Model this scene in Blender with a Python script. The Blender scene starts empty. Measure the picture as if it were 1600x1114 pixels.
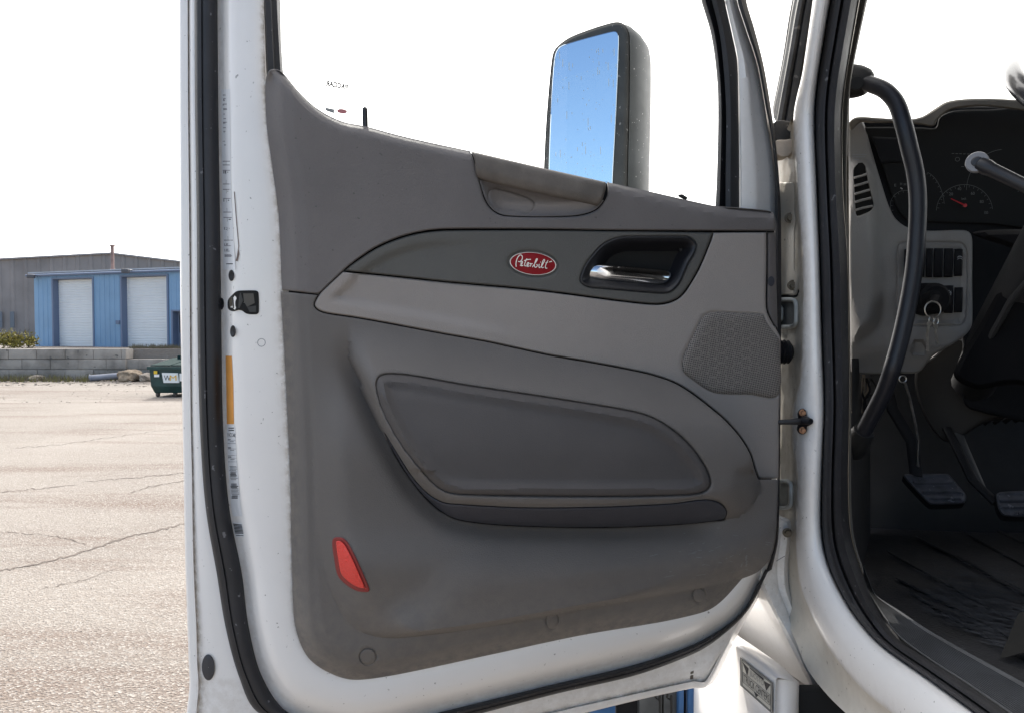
import bpy, bmesh, math, random
import numpy as np
from mathutils import Vector, Matrix
from mathutils.bvhtree import BVHTree
from mathutils.geometry import delaunay_2d_cdt
random.seed(7); np.random.seed(7)
S = bpy.context.scene
COL = S.collection
R = math.radians

# ------------------------------------------------------------ camera, sky, sun
CAM = Vector((0, 0, 1.85)); F = 1180.0; PITCH = R(1.8)
cd = bpy.data.cameras.new("camera"); cam = bpy.data.objects.new("camera", cd); COL.objects.link(cam)
cam.location = CAM; cam.rotation_euler = (R(90) - PITCH, 0, 0)
cd.sensor_width = 36; cd.lens = 36 * F / 1600; cd.clip_start = 0.02; cd.clip_end = 3000
S.camera = cam
SUN_AZ, SUN_EL = R(-14), R(36)            # azimuth from +Y, negative is to the left
sun_dir = Vector((math.sin(SUN_AZ) * math.cos(SUN_EL), math.cos(SUN_AZ) * math.cos(SUN_EL), math.sin(SUN_EL)))
w = bpy.data.worlds.new("World"); S.world = w; w.use_nodes = True
wt = w.node_tree; bg = wt.nodes['Background']
sky = wt.nodes.new('ShaderNodeTexSky'); sky.sky_type = 'NISHITA'; sky.sun_disc = False
sky.sun_elevation = SUN_EL; sky.sun_rotation = SUN_AZ; sky.air_density = 1.0; sky.dust_density = 1.6; sky.altitude = 200
# bright cloud veil, added over front and zenith to whiten and neutralise sky light
tc = wt.nodes.new('ShaderNodeTexCoord')
nz = wt.nodes.new('ShaderNodeTexNoise'); nz.inputs['Scale'].default_value = 1.6; nz.inputs['Detail'].default_value = 6
wt.links.new(tc.outputs['Generated'], nz.inputs['Vector'])
dt = wt.nodes.new('ShaderNodeVectorMath'); dt.operation = 'DOT_PRODUCT'
dt.inputs[1].default_value = Vector((0.05, 0.85, 0.62)).normalized(); wt.links.new(tc.outputs['Generated'], dt.inputs[0])
ad = wt.nodes.new('ShaderNodeMath'); ad.operation = 'MULTIPLY_ADD'; ad.inputs[1].default_value = 0.9
wt.links.new(dt.outputs['Value'], ad.inputs[0]); wt.links.new(nz.outputs['Fac'], ad.inputs[2])
mr = wt.nodes.new('ShaderNodeMapRange'); mr.inputs['From Min'].default_value = 0.55; mr.inputs['From Max'].default_value = 1.0
wt.links.new(ad.outputs[0], mr.inputs['Value'])
mx = wt.nodes.new('ShaderNodeMix'); mx.data_type = 'RGBA'
wt.links.new(mr.outputs['Result'], mx.inputs['Factor']); wt.links.new(sky.outputs['Color'], mx.inputs['A'])
mx.inputs['B'].default_value = (14.0, 13.6, 13.2, 1)
wt.links.new(mx.outputs['Result'], bg.inputs['Color']); bg.inputs['Strength'].default_value = 0.13
sd_ = bpy.data.lights.new("sun", 'SUN'); sd_.energy = 2.1; sd_.angle = R(0.5); sd_.color = (1, 0.95, 0.87)
so = bpy.data.objects.new("sun", sd_); COL.objects.link(so); so.rotation_euler = sun_dir.to_track_quat('Z', 'Y').to_euler()
so.location = (0, 0, 20)
S.view_settings.view_transform = 'Standard'; S.view_settings.look = 'None'
S.view_settings.exposure = 1.05; S.view_settings.gamma = 1; S.view_settings.use_curve_mapping = False
S.cycles.max_bounces = 8; S.cycles.transparent_max_bounces = 12
S.cycles.use_denoising = True; S.cycles.sample_clamp_indirect = 6

# ------------------------------------------------------------ a pixel of the traced outline -> a point at a real depth
FW = Vector((0, math.cos(PITCH), -math.sin(PITCH))); UPV = Vector((0, math.sin(PITCH), math.cos(PITCH)))
def ray(px, py): return FW + Vector((1, 0, 0)) * ((px - 800) / F) + UPV * ((557 - py) / F)
def onX(px, py, X): d = ray(px, py); return CAM + d * (X / d.x)
def onY(px, py, Y): d = ray(px, py); return CAM + d * (Y / d.y)
def onZ(px, py, Z): d = ray(px, py); return CAM + d * ((Z - CAM.z) / d.z)
HP = Vector((0.46, 1.308, 1.85)); TH = R(80)
DU = Vector((-math.sin(TH), -math.cos(TH), 0)); DN = Vector((math.cos(TH), -math.sin(TH), 0))
def onD(px, py, h):
    d = ray(px, py); return CAM + d * ((HP + DN * h - CAM).dot(DN) / d.dot(DN))
def planeY(Y0): return lambda px, py, h: onY(px, py, Y0 - h)
def planeX(X0): return lambda px, py, h: onX(px, py, X0 - h)

# ------------------------------------------------------------ materials
MATS = {}
def mat(name, col, rough=0.6, metal=0.0, bump=0.0, bscale=300.0, var=0.0, vscale=6.0, col2=None, spec=0.5,
        coat=0.0, dirt=None, speck=0.0, speckcol=(0.5, 0.5, 0.5), speckscale=80.0, coord='Object'):
    if name in MATS: return MATS[name]
    m = bpy.data.materials.new(name); m.use_nodes = True; t = m.node_tree; b = t.nodes['Principled BSDF']
    b.inputs['Roughness'].default_value = rough; b.inputs['Metallic'].default_value = metal
    b.inputs['Specular IOR Level'].default_value = spec; b.inputs['Coat Weight'].default_value = coat
    b.inputs['Coat Roughness'].default_value = 0.08
    cur = None
    c4 = (*col, 1)
    b.inputs['Base Color'].default_value = c4
    tcn = t.nodes.new('ShaderNodeTexCoord')
    def noise(sc, det=5, rgh=0.55):
        n = t.nodes.new('ShaderNodeTexNoise'); n.inputs['Scale'].default_value = sc; n.inputs['Detail'].default_value = det
        n.inputs['Roughness'].default_value = rgh; t.links.new(tcn.outputs[coord], n.inputs['Vector']); return n
    def mix(fac, a, bcol):
        x = t.nodes.new('ShaderNodeMix'); x.data_type = 'RGBA'
        if isinstance(fac, float): x.inputs['Factor'].default_value = fac
        else: t.links.new(fac, x.inputs['Factor'])
        for k, v in (('A', a), ('B', bcol)):
            if isinstance(v, tuple): x.inputs[k].default_value = (*v[:3], 1)
            else: t.links.new(v, x.inputs[k])
        return x.outputs['Result']
    def ramp(sock, lo, hi):
        r = t.nodes.new('ShaderNodeMapRange'); r.inputs['From Min'].default_value = lo; r.inputs['From Max'].default_value = hi
        t.links.new(sock, r.inputs['Value']); return r.outputs['Result']
    cur = c4[:3]
    if var > 0:
        n = noise(vscale); o = col2 or tuple(c * (1 - var) for c in col)
        cur = mix(ramp(n.outputs['Fac'], 0.38, 0.66), cur, o)
    if speck > 0:
        n = noise(speckscale, 2, 0.5); cur = mix(ramp(n.outputs['Fac'], 0.72 - speck, 0.76 - speck), cur, speckcol)
    if dirt is not None:
        a = t.nodes.new('ShaderNodeAttribute'); a.attribute_name = 'dirt'
        n = noise(60, 6, 0.7); mm = t.nodes.new('ShaderNodeMath'); mm.operation = 'MULTIPLY'
        t.links.new(a.outputs['Fac'], mm.inputs[0]); t.links.new(ramp(n.outputs['Fac'], 0.36, 0.6), mm.inputs[1])
        cur = mix(mm.outputs[0], cur, dirt)
    if not isinstance(cur, tuple): t.links.new(cur, b.inputs['Base Color'])
    if var > 0:
        n = noise(vscale * 3); rr = t.nodes.new('ShaderNodeMapRange')
        rr.inputs['To Min'].default_value = max(0.03, rough - 0.08); rr.inputs['To Max'].default_value = min(1, rough + 0.1)
        t.links.new(n.outputs['Fac'], rr.inputs['Value']); t.links.new(rr.outputs['Result'], b.inputs['Roughness'])
    if bump > 0:
        n = noise(bscale, 3, 0.6); bp = t.nodes.new('ShaderNodeBump'); bp.inputs['Strength'].default_value = bump
        bp.inputs['Distance'].default_value = 0.6 / bscale
        t.links.new(n.outputs['Fac'], bp.inputs['Height']); t.links.new(bp.outputs['Normal'], b.inputs['Normal'])
    MATS[name] = m; return m
PLA = dict(bump=0.8, bscale=600)
M_upper = mat('grey_trim_plastic', (0.152, 0.138, 0.134), 0.62, var=0.16, vscale=5, speck=0.012, speckcol=(.09,.085,.08), speckscale=170, **PLA)
M_lower = mat('lower_trim_plastic', (0.134, 0.122, 0.114), 0.60, var=0.14, vscale=4, dirt=(0.23, 0.20, 0.168), **PLA)
M_band = mat('green_grey_trim', (0.102, 0.099, 0.091), 0.6, var=0.12, vscale=5, **PLA)
M_light = mat('pale_trim_plastic', (0.315, 0.283, 0.262), 0.6, var=0.1, vscale=4, **PLA)
M_pad = mat('pad_vinyl', (0.078, 0.071, 0.070), 0.7, var=0.12, vscale=6, bump=0.8, bscale=700)
M_arm = mat('armrest_plastic', (0.036, 0.038, 0.050), 0.5, var=0.2, vscale=9, **PLA)
M_worn = mat('worn_grab_plastic', (0.155, 0.135, 0.118), 0.65, var=0.3, vscale=22, **PLA)
M_grille = mat('speaker_mesh', (0.12, 0.108, 0.098), 0.7)
M_hexline = mat('speaker_rib', (0.22, 0.198, 0.182), 0.6)
M_hole = mat('black_void', (0.008, 0.008, 0.008), 0.9)
M_cup = mat('satin_black_plastic', (0.012, 0.012, 0.015), 0.42, bump=0.2, bscale=700)
M_chrome = mat('chrome', (0.62, 0.63, 0.65), 0.10, metal=1.0)
M_white = mat('white_cab_paint', (0.84, 0.82, 0.80), 0.32, coat=0.35, var=0.06, vscale=3, dirt=(0.36, 0.30, 0.23),
              speck=0.003, speckcol=(0.35, 0.33, 0.31), speckscale=140)
M_cream = mat('dusty_jamb_paint', (0.66, 0.62, 0.55), 0.45, var=0.14, vscale=14, dirt=(0.40, 0.34, 0.26), speck=0.02,
              speckcol=(0.3, 0.27, 0.23), speckscale=120)
M_rub = mat('black_rubber', (0.020, 0.020, 0.024), 0.55, var=0.4, vscale=12, bump=0.3, bscale=400, speck=0.015,
            speckcol=(0.14, 0.14, 0.15), speckscale=90)
M_rubd = mat('dusty_rubber', (0.055, 0.053, 0.052), 0.7, var=0.55, vscale=16, bump=0.4, bscale=250, speck=0.05,
             speckcol=(0.14, 0.13, 0.12), speckscale=60)
M_red = mat('red_enamel', (0.26, 0.004, 0.010), 0.4, spec=.2)
M_silver = mat('silver_script', (0.72, 0.70, 0.68), 0.3, metal=0.4)
M_lens = mat('red_reflector', (0.75, 0.035, 0.025), 0.28, coat=0.4, bump=1.0, bscale=260)
M_lensd = mat('red_reflector_rim', (0.22, 0.02, 0.02), 0.3)
M_label = mat('label_film', (0.70, 0.71, 0.73), 0.4)
M_ink = mat('label_ink', (0.03, 0.03, 0.035), 0.6)
M_inkg = mat('faded_ink', (0.28, 0.28, 0.30), 0.6)
M_orange = mat('orange_label', (0.72, 0.32, 0.07), 0.5, var=0.15, vscale=40)
M_dash = mat('dash_grey', (0.31, 0.295, 0.28), 0.6, var=0.15, vscale=8, **PLA)
M_taupe = mat('dash_taupe', (0.17, 0.15, 0.125), 0.7, var=0.2, vscale=9, **PLA)
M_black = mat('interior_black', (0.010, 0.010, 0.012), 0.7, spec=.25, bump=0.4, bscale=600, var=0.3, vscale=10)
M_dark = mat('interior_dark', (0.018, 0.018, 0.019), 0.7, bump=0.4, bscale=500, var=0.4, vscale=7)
M_mark = mat('gauge_print', (0.45, 0.45, 0.45), 0.6)
M_needle = mat('gauge_needle', (0.5, 0.02, 0.03), 0.5)
M_steel = mat('plain_steel', (0.66, 0.64, 0.60), 0.35, metal=0.9, var=0.4, vscale=60)
M_bolt = mat('dirty_bolt', (0.20, 0.17, 0.13), 0.45, metal=0.6, var=0.5, vscale=200)
M_copper = mat('copper_bolt', (0.42, 0.24, 0.15), 0.4, metal=0.7, var=0.4, vscale=200)
M_mir = mat('mirror_silver', (0.50, 0.60, 0.70), 0.015, metal=1.0)
M_house = mat('mirror_housing_black', (0.045, 0.047, 0.045), 0.45, var=0.4, vscale=14, speck=0.05, speckcol=(0.25, 0.25, 0.25), speckscale=110)
M_houseg = mat('mirror_housing_grey', (0.06, 0.068, 0.072), 0.5, var=0.25, vscale=14, speck=0.03, speckcol=(0.5, 0.5, 0.5), speckscale=110)
M_bluebox = mat('blue_steel', (0.022, 0.085, 0.22), 0.4, var=0.3, vscale=14)
def glassmat(name, tint, gl):
    m = bpy.data.materials.new(name); m.use_nodes = True; t = m.node_tree
    t.nodes.remove(t.nodes['Principled BSDF']); out = t.nodes['Material Output']
    a = t.nodes.new('ShaderNodeBsdfTransparent'); a.inputs['Color'].default_value = (*tint, 1)
    g = t.nodes.new('ShaderNodeBsdfGlossy'); g.inputs['Roughness'].default_value = 0.02
    f = t.nodes.new('ShaderNodeFresnel'); f.inputs['IOR'].default_value = gl
    x = t.nodes.new('ShaderNodeMixShader'); t.links.new(f.outputs[0], x.inputs[0])
    t.links.new(a.outputs[0], x.inputs[1]); t.links.new(g.outputs[0], x.inputs[2]); t.links.new(x.outputs[0], out.inputs['Surface'])
    return m
M_glass = glassmat('window_glass', (0.97, 0.985, 0.98), 1.25)

# ------------------------------------------------------------ object helpers
LOC = {}
def tag(o, label=None, cat=None, group=None, kind=None):
    if label: o['label'] = label
    if cat: o['category'] = cat
    if group: o['group'] = group
    if kind: o['kind'] = kind
    return o
def empty(name, loc, label, cat, group=None):
    o = bpy.data.objects.new(name, None); o.empty_display_size = 0.1; COL.objects.link(o); o.location = loc
    LOC[o] = Vector(loc); return tag(o, label, cat, group)
def obj(name, verts, faces, mats, parent=None, midx=None, smooth=True, ang=38, dirt=None, uv=None, kind=None):
    """world-space verts -> one mesh object with its origin at its own base"""
    vs = [Vector(v) for v in verts]
    lo = [min(v[i] for v in vs) for i in range(3)]; hi = [max(v[i] for v in vs) for i in range(3)]
    org = Vector(((lo[0] + hi[0]) / 2, (lo[1] + hi[1]) / 2, lo[2]))
    me = bpy.data.meshes.new(name); me.from_pydata([v - org for v in vs], [], faces)
    for m in (mats if isinstance(mats, (list, tuple)) else [mats]): me.materials.append(m)
    if midx is not None: me.polygons.foreach_set('material_index', midx)
    if smooth:
        me.polygons.foreach_set('use_smooth', [True] * len(me.polygons)); me.set_sharp_from_angle(angle=R(ang))
    if dirt is not None:
        a = me.attributes.new('dirt', 'FLOAT', 'POINT'); a.data.foreach_set('value', [float(x) for x in dirt])
    me.update()
    o = bpy.data.objects.new(name, me); COL.objects.link(o); LOC[o] = org
    pl = LOC[parent] if parent is not None else Vector((0, 0, 0))
    if parent is not None: o.parent = parent
    o.location = org - pl
    if kind: o['kind'] = kind
    return o
class MB:
    """collects shapes for one mesh object"""
    def __init__(s): s.v = []; s.f = []; s.m = []; s.d = []
    def add(s, vs, fs, mi=0, dirt=0.0):
        b = len(s.v); s.v += [Vector(v) for v in vs]; s.f += [[i + b for i in f] for f in fs]; s.m += [mi] * len(fs)
        s.d += (dirt if isinstance(dirt, list) else [dirt] * len(vs)); return s
    def box(s, a, b, mi=0, bev=0.0, M=None):
        bm = bmesh.new(); bmesh.ops.create_cube(bm, size=1)
        c = [(a[i] + b[i]) / 2 for i in range(3)]; d = [abs(b[i] - a[i]) for i in range(3)]
        for v in bm.verts: v.co = Vector([c[i] + v.co[i] * d[i] for i in range(3)])
        if bev > 0: bmesh.ops.bevel(bm, geom=bm.edges[:], offset=bev, segments=2, affect='EDGES', profile=0.6)
        return s.bm(bm, mi, M)
    def bm(s, bm, mi=0, M=None):
        bm.verts.index_update(); vs = [(M @ v.co if M else v.co.copy()) for v in bm.verts]
        fs = [[v.index for v in f.verts] for f in bm.faces]; bm.free(); return s.add(vs, fs, mi)
    def tube(s, pts, rad, n=12, mi=0, caps=True, flat=1.0):
        pts = [Vector(p) for p in pts]; k = len(pts); rs = rad if isinstance(rad, (list, tuple)) else [rad] * k
        vs = []; up = None
        for i, p in enumerate(pts):
            t = (pts[min(i + 1, k - 1)] - pts[max(i - 1, 0)]).normalized()
            if up is None:
                up = Vector((0, 0, 1)) if abs(t.z) < 0.9 else Vector((1, 0, 0))
            a = t.cross(up).normalized(); b = a.cross(t).normalized(); up = b
            for j in range(n):
                q = 2 * math.pi * j / n; vs.append(p + (a * math.cos(q) + b * math.sin(q) * flat) * rs[i])
        fs = [[i * n + j, i * n + (j + 1) % n, (i + 1) * n + (j + 1) % n, (i + 1) * n + j] for i in range(k - 1) for j in range(n)]
        if caps: fs += [list(range(n))[::-1], [(k - 1) * n + j for j in range(n)]]
        return s.add(vs, fs, mi)
    def disc(s, c, nrm, r, h=0.003, n=20, mi=0, dome=0.0, ry=None, up=None):
        nrm = nrm.normalized(); u = up or Vector((0, 0, 1)); a = u.cross(nrm).normalized(); b = nrm.cross(a).normalized()
        ry = ry or r; prof = [(1, 0), (1, h * .75), (0.93, h), (0.5, h + dome * .8), (0.001, h + dome)]
        vs = [c + a * math.cos(2 * math.pi * j / n) * r * q + b * math.sin(2 * math.pi * j / n) * ry * q + nrm * z for q, z in prof for j in range(n)]
        k = len(prof)
        fs = [[i * n + j, i * n + (j + 1) % n, (i + 1) * n + (j + 1) % n, (i + 1) * n + j] for i in range(k - 1) for j in range(n)]
        return s.add(vs, fs, mi)
    def build(s, name, mats, parent=None, **k):
        use = any(x != 0 for x in s.d)
        return obj(name, s.v, s.f, mats, parent, midx=s.m, dirt=s.d if use else None, **k)

def cr(pts, closed=False, step=5.0):
    """Catmull-Rom through traced points, resampled to even steps"""
    P = np.array([p[:2] for p in pts], float); n = len(P); out = []
    rng = range(n if closed else n - 1)
    for i in rng:
        p1, p2 = P[i], P[(i + 1) % n]
        p0 = P[(i - 1) % n] if closed or i > 0 else 2 * p1 - p2
        p3 = P[(i + 2) % n] if closed or i + 2 < n else 2 * p2 - p1
        L = np.linalg.norm(p2 - p1)
        # limit the tangents so that uneven spacing does not overshoot
        m1 = (p2 - p0) / 2; m2 = (p3 - p1) / 2
        for m in (m1, m2):
            q = np.linalg.norm(m)
            if q > L: m *= L / q
        k = max(2, int(L / step) + 1)
        for t in np.arange(k) / k:
            out.append((2*t**3-3*t**2+1)*p1 + (t**3-2*t**2+t)*m1 + (-2*t**3+3*t**2)*p2 + (t**3-t**2)*m2)
    if not closed: out.append(P[-1])
    return np.array(out)
def evenly(poly, n):
    d = np.r_[0, np.cumsum(np.linalg.norm(np.diff(poly, axis=0), axis=1))]; s = np.linspace(0, d[-1], n)
    return np.c_[np.interp(s, d, poly[:, 0]), np.interp(s, d, poly[:, 1])]
def dist(P, poly, closed=True):
    A = poly; B = np.roll(poly, -1, 0) if closed else poly[1:]
    if not closed: A = poly[:-1]
    best = np.full(len(P), 1e9)
    for i in range(0, len(A), 64):
        a = A[i:i+64][None]; b = B[i:i+64][None]; ab = b - a; ap = P[:, None] - a
        t = np.clip((ap * ab).sum(-1) / np.maximum((ab * ab).sum(-1), 1e-9), 0, 1)
        best = np.minimum(best, np.sqrt(((ap - ab * t[..., None]) ** 2).sum(-1)).min(1))
    return best
def inside(P, poly):
    x, y = P[:, 0][:, None], P[:, 1][:, None]; A = poly; B = np.roll(poly, -1, 0)
    c = (A[:, 1][None] > y) != (B[:, 1][None] > y)
    dy = B[:, 1] - A[:, 1]; dy = np.where(abs(dy) < 1e-9, 1e-9, dy)
    xi = (B[:, 0] - A[:, 0])[None] * (y - A[:, 1][None]) / dy[None] + A[:, 0][None]
    return ((c & (x < xi)).sum(1) % 2) == 1
def sdist(P, poly): d = dist(P, poly); return np.where(inside(P, poly), d, -d)
def sm(x): x = np.clip(x, 0, 1); return x * x * (3 - 2 * x)
def offset(poly, k):
    """shrink a closed outline by k"""
    t = np.roll(poly, -1, 0) - np.roll(poly, 1, 0); t /= np.maximum(np.linalg.norm(t, axis=1), 1e-9)[:, None]
    nrm = np.c_[-t[:, 1], t[:, 0]]
    area = (poly[:, 0] * np.roll(poly[:, 1], -1) - np.roll(poly[:, 0], -1) * poly[:, 1]).sum()
    return poly + nrm * (k if area > 0 else -k)
def patch(outline, hf, proj, sp=7.0, lines=(), holes=(), edge=2.6, drop=0.006, gap=0.7, outstep=5.0, dirtf=None, pre=False):
    """a relief panel: triangulated sheet inside the outline, rounded down at its rim; returns verts, faces, dirt"""
    out = outline if pre else cr(outline, True, outstep)
    out = offset(out, gap); hs = [cr(h, True, outstep) for h in holes]
    lo = out.min(0); hi = out.max(0)
    gx, gy = np.meshgrid(np.arange(lo[0], hi[0], sp), np.arange(lo[1], hi[1], sp)); gx = gx + (np.arange(gx.shape[0]) % 2)[:, None] * sp / 2
    G = np.c_[gx.ravel(), gy.ravel()]
    def SD(P):
        d = sdist(P, out)
        for h in hs: d = np.minimum(d, -sdist(P, h))
        return d
    G = G[SD(G) > edge + sp * .5]
    L = []
    for ln, wd in lines:
        q = cr(ln[0], ln[1], 4.0)
        t = np.gradient(q, axis=0); t /= np.maximum(np.linalg.norm(t, axis=1), 1e-9)[:, None]; nn = np.c_[-t[:, 1], t[:, 0]]
        G = G[dist(G, q, ln[1]) > wd + sp * .35]
        for k in (-wd, 0, wd): L.append(q + nn * k)
    rings = []
    for k in (edge * .35, edge, edge * 2.2):
        rings.append(offset(out, k))
        for h in hs: rings.append(offset(h, -k))
    ks = np.concatenate([(edge * .35, edge, edge * 2.2)[i // (1 + len(hs))] * np.ones(len(r)) for i, r in enumerate(rings)])
    RR = np.concatenate(rings); s = SD(RR); RR = RR[s > ks * .8]
    G = np.concatenate([G] + [RR] + ([x[SD(x) > edge * .8] for x in L]))
    n0 = len(out); allp = np.concatenate([out] + hs + [G]); edges = [(i, (i + 1) % n0) for i in range(n0)]; b = n0
    for h in hs: edges += [(b + i, b + (i + 1) % len(h)) for i in range(len(h))]; b += len(h)
    v2, e2, f2, *_ = delaunay_2d_cdt([Vector((float(a), float(c))) for a, c in allp], edges, [], 0, 1e-4)
    V = np.array([(v.x, v.y) for v in v2]); Fc = [list(f) for f in f2]
    cen = np.array([V[f].mean(0) for f in Fc]); ok = inside(cen, out)
    for h in hs: ok &= ~inside(cen, h)
    Fc = [f for f, k in zip(Fc, ok) if k]
    sdv = np.maximum(SD(V), 0); t = np.clip(sdv / edge, 0, 1)
    H = hf(V) - drop * (1 - np.sqrt(np.maximum(0, 1 - (1 - t) ** 2)))
    W = [proj(float(p[0]), float(p[1]), float(h)) for p, h in zip(V, H)]
    # face the camera
    used = sorted(set(i for f in Fc for i in f)); mp = {k: i for i, k in enumerate(used)}
    Fo = []
    for f in Fc:
        a, b_, c = W[f[0]], W[f[1]], W[f[2]]
        nn = (b_ - a).cross(c - a); g = [mp[i] for i in f]
        Fo.append(g if nn.dot(CAM - a) > 0 else g[::-1])
    dr = [0.0] * len(used)
    if dirtf is not None: dd = dirtf(V); dr = [float(dd[i]) for i in used]
    return [W[i] for i in used], Fo, dr
def panel(name, outline, hf, proj, m, parent, **k):
    extra = k.pop('extra', None); v, f, d = patch(outline, hf, proj, **k)
    mb = MB(); mb.add(v, f, 0, d)
    if extra: extra(mb)
    return mb.build(name, m, parent)
def loft(rings, n=150, proj=onD):
    """rings: list of (traced px points, height); same number of landmarks in each -> verts, faces"""
    k = len(rings[0][0]) - 1; per = max(2, n // k); vs = []; fs = []
    for pts, h in rings:
        q = []
        P = np.array(pts, float)
        for i in range(k):
            p1, p2 = P[i], P[i+1]; p0 = P[i-1] if i else 2*p1-p2; p3 = P[i+2] if i+2 <= k else 2*p2-p1
            L = np.linalg.norm(p2-p1)
            m1 = (p2-p0)/2; m2 = (p3-p1)/2
            for m in (m1, m2):
                z = np.linalg.norm(m)
                if z > L: m *= L / z
            for t in np.arange(per)/per: q.append((2*t**3-3*t**2+1)*p1+(t**3-2*t**2+t)*m1+(-2*t**3+3*t**2)*p2+(t**3-t**2)*m2)
        q.append(P[-1])
        hh = h if not isinstance(h, (list, tuple)) else np.interp(np.linspace(0, 1, len(q)), np.linspace(0, 1, len(h)), h)
        vs += [proj(p[0], p[1], (h if not isinstance(h, (list, tuple)) else float(hh[i]))) for i, p in enumerate(q)]
    m = len(q)
    for r in range(len(rings) - 1):
        for i in range(m - 1): fs.append([r*m+i, (r+1)*m+i, (r+1)*m+i+1, r*m+i+1])
    return vs, fs, m
def lerp_ring(a, b, t): return [(p[0]+(q[0]-p[0])*t, p[1]+(q[1]-p[1])*t) for p, q in zip(a, b)]
def bvh_of(*objs):
    vs = []; fs = []
    for o in objs:
        off = LOC[o]; b = len(vs); vs += [v.co + off for v in o.data.vertices]; fs += [[i + b for i in p.vertices] for p in o.data.polygons]
    return BVHTree.FromPolygons(vs, fs)
def surf(bvh, px, py, off=0.0008, fb=None):
    d = ray(px, py).normalized(); h = bvh.ray_cast(CAM, d)
    if h[0] is None: return (fb or onD)(px, py, 0.0)
    return h[0] - d * off
def decal(mb, bvh, poly, mi=0, off=0.0008, sub=None):
    """flat mark lying on a surface: px polygon (fan) projected on it"""
    vs = [surf(bvh, x, y, off) for x, y in poly]; mb.add(vs, [list(range(len(vs)))], mi)
def ribbon(mb, bvh, pts, wd, mi=0, off=0.0008, closed=False, proj=None):
    q = np.array(pts, float); t = np.gradient(q, axis=0)
    if closed: t = np.roll(q, -1, 0) - np.roll(q, 1, 0)
    t /= np.maximum(np.linalg.norm(t, axis=1), 1e-9)[:, None]; nn = np.c_[-t[:, 1], t[:, 0]] * wd / 2
    pr = proj or (lambda x, y: surf(bvh, x, y, off)); n = len(q)
    vs = [pr(*(p + e)) for p, e in zip(q, nn)] + [pr(*(p - e)) for p, e in zip(q, nn)]
    fs = [[i, (i+1) % n, n + (i+1) % n, n + i] for i in range(n if closed else n - 1)]
    mb.add(vs, fs, mi)
def ellipse(cx, cy, a, b, rot=0, n=32):
    c, s = math.cos(rot), math.sin(rot)
    return [(cx + a*math.cos(t)*c - b*math.sin(t)*s, cy + a*math.cos(t)*s + b*math.sin(t)*c) for t in [2*math.pi*i/n for i in range(n)]]
_tx = {}
def text2d(s, bold=0.0):
    """built-in font lettering as flat mesh in a unit box"""
    if (s, bold) in _tx: return _tx[(s, bold)]
    c = bpy.data.curves.new('t', 'FONT'); c.body = s; c.resolution_u = 3; c.offset = bold
    o = bpy.data.objects.new('t', c); COL.objects.link(o)
    dg = bpy.context.evaluated_depsgraph_get(); me = bpy.data.meshes.new_from_object(o.evaluated_get(dg))
    V = np.array([(v.co.x, v.co.y) for v in me.vertices]); Fc = [list(p.vertices) for p in me.polygons]
    bpy.data.objects.remove(o); bpy.data.curves.remove(c); bpy.data.meshes.remove(me)
    V = (V - V.min(0)) / (V.max(0) - V.min(0)); _tx[(s, bold)] = (V, Fc); return _tx[(s, bold)]
def lettering(mb, s, quad, proj, mi=0, bold=0.0):
    """quad = TL, TR, BR, BL in px"""
    V, Fc = text2d(s, bold); tl, tr, br, bl = [np.array(q, float) for q in quad]
    vs = []
    for x, y in V:
        p = (tl * (1 - x) + tr * x) * y + (bl * (1 - x) + br * x) * (1 - y); vs.append(proj(float(p[0]), float(p[1])))
    mb.add(vs, Fc, mi)

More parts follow.
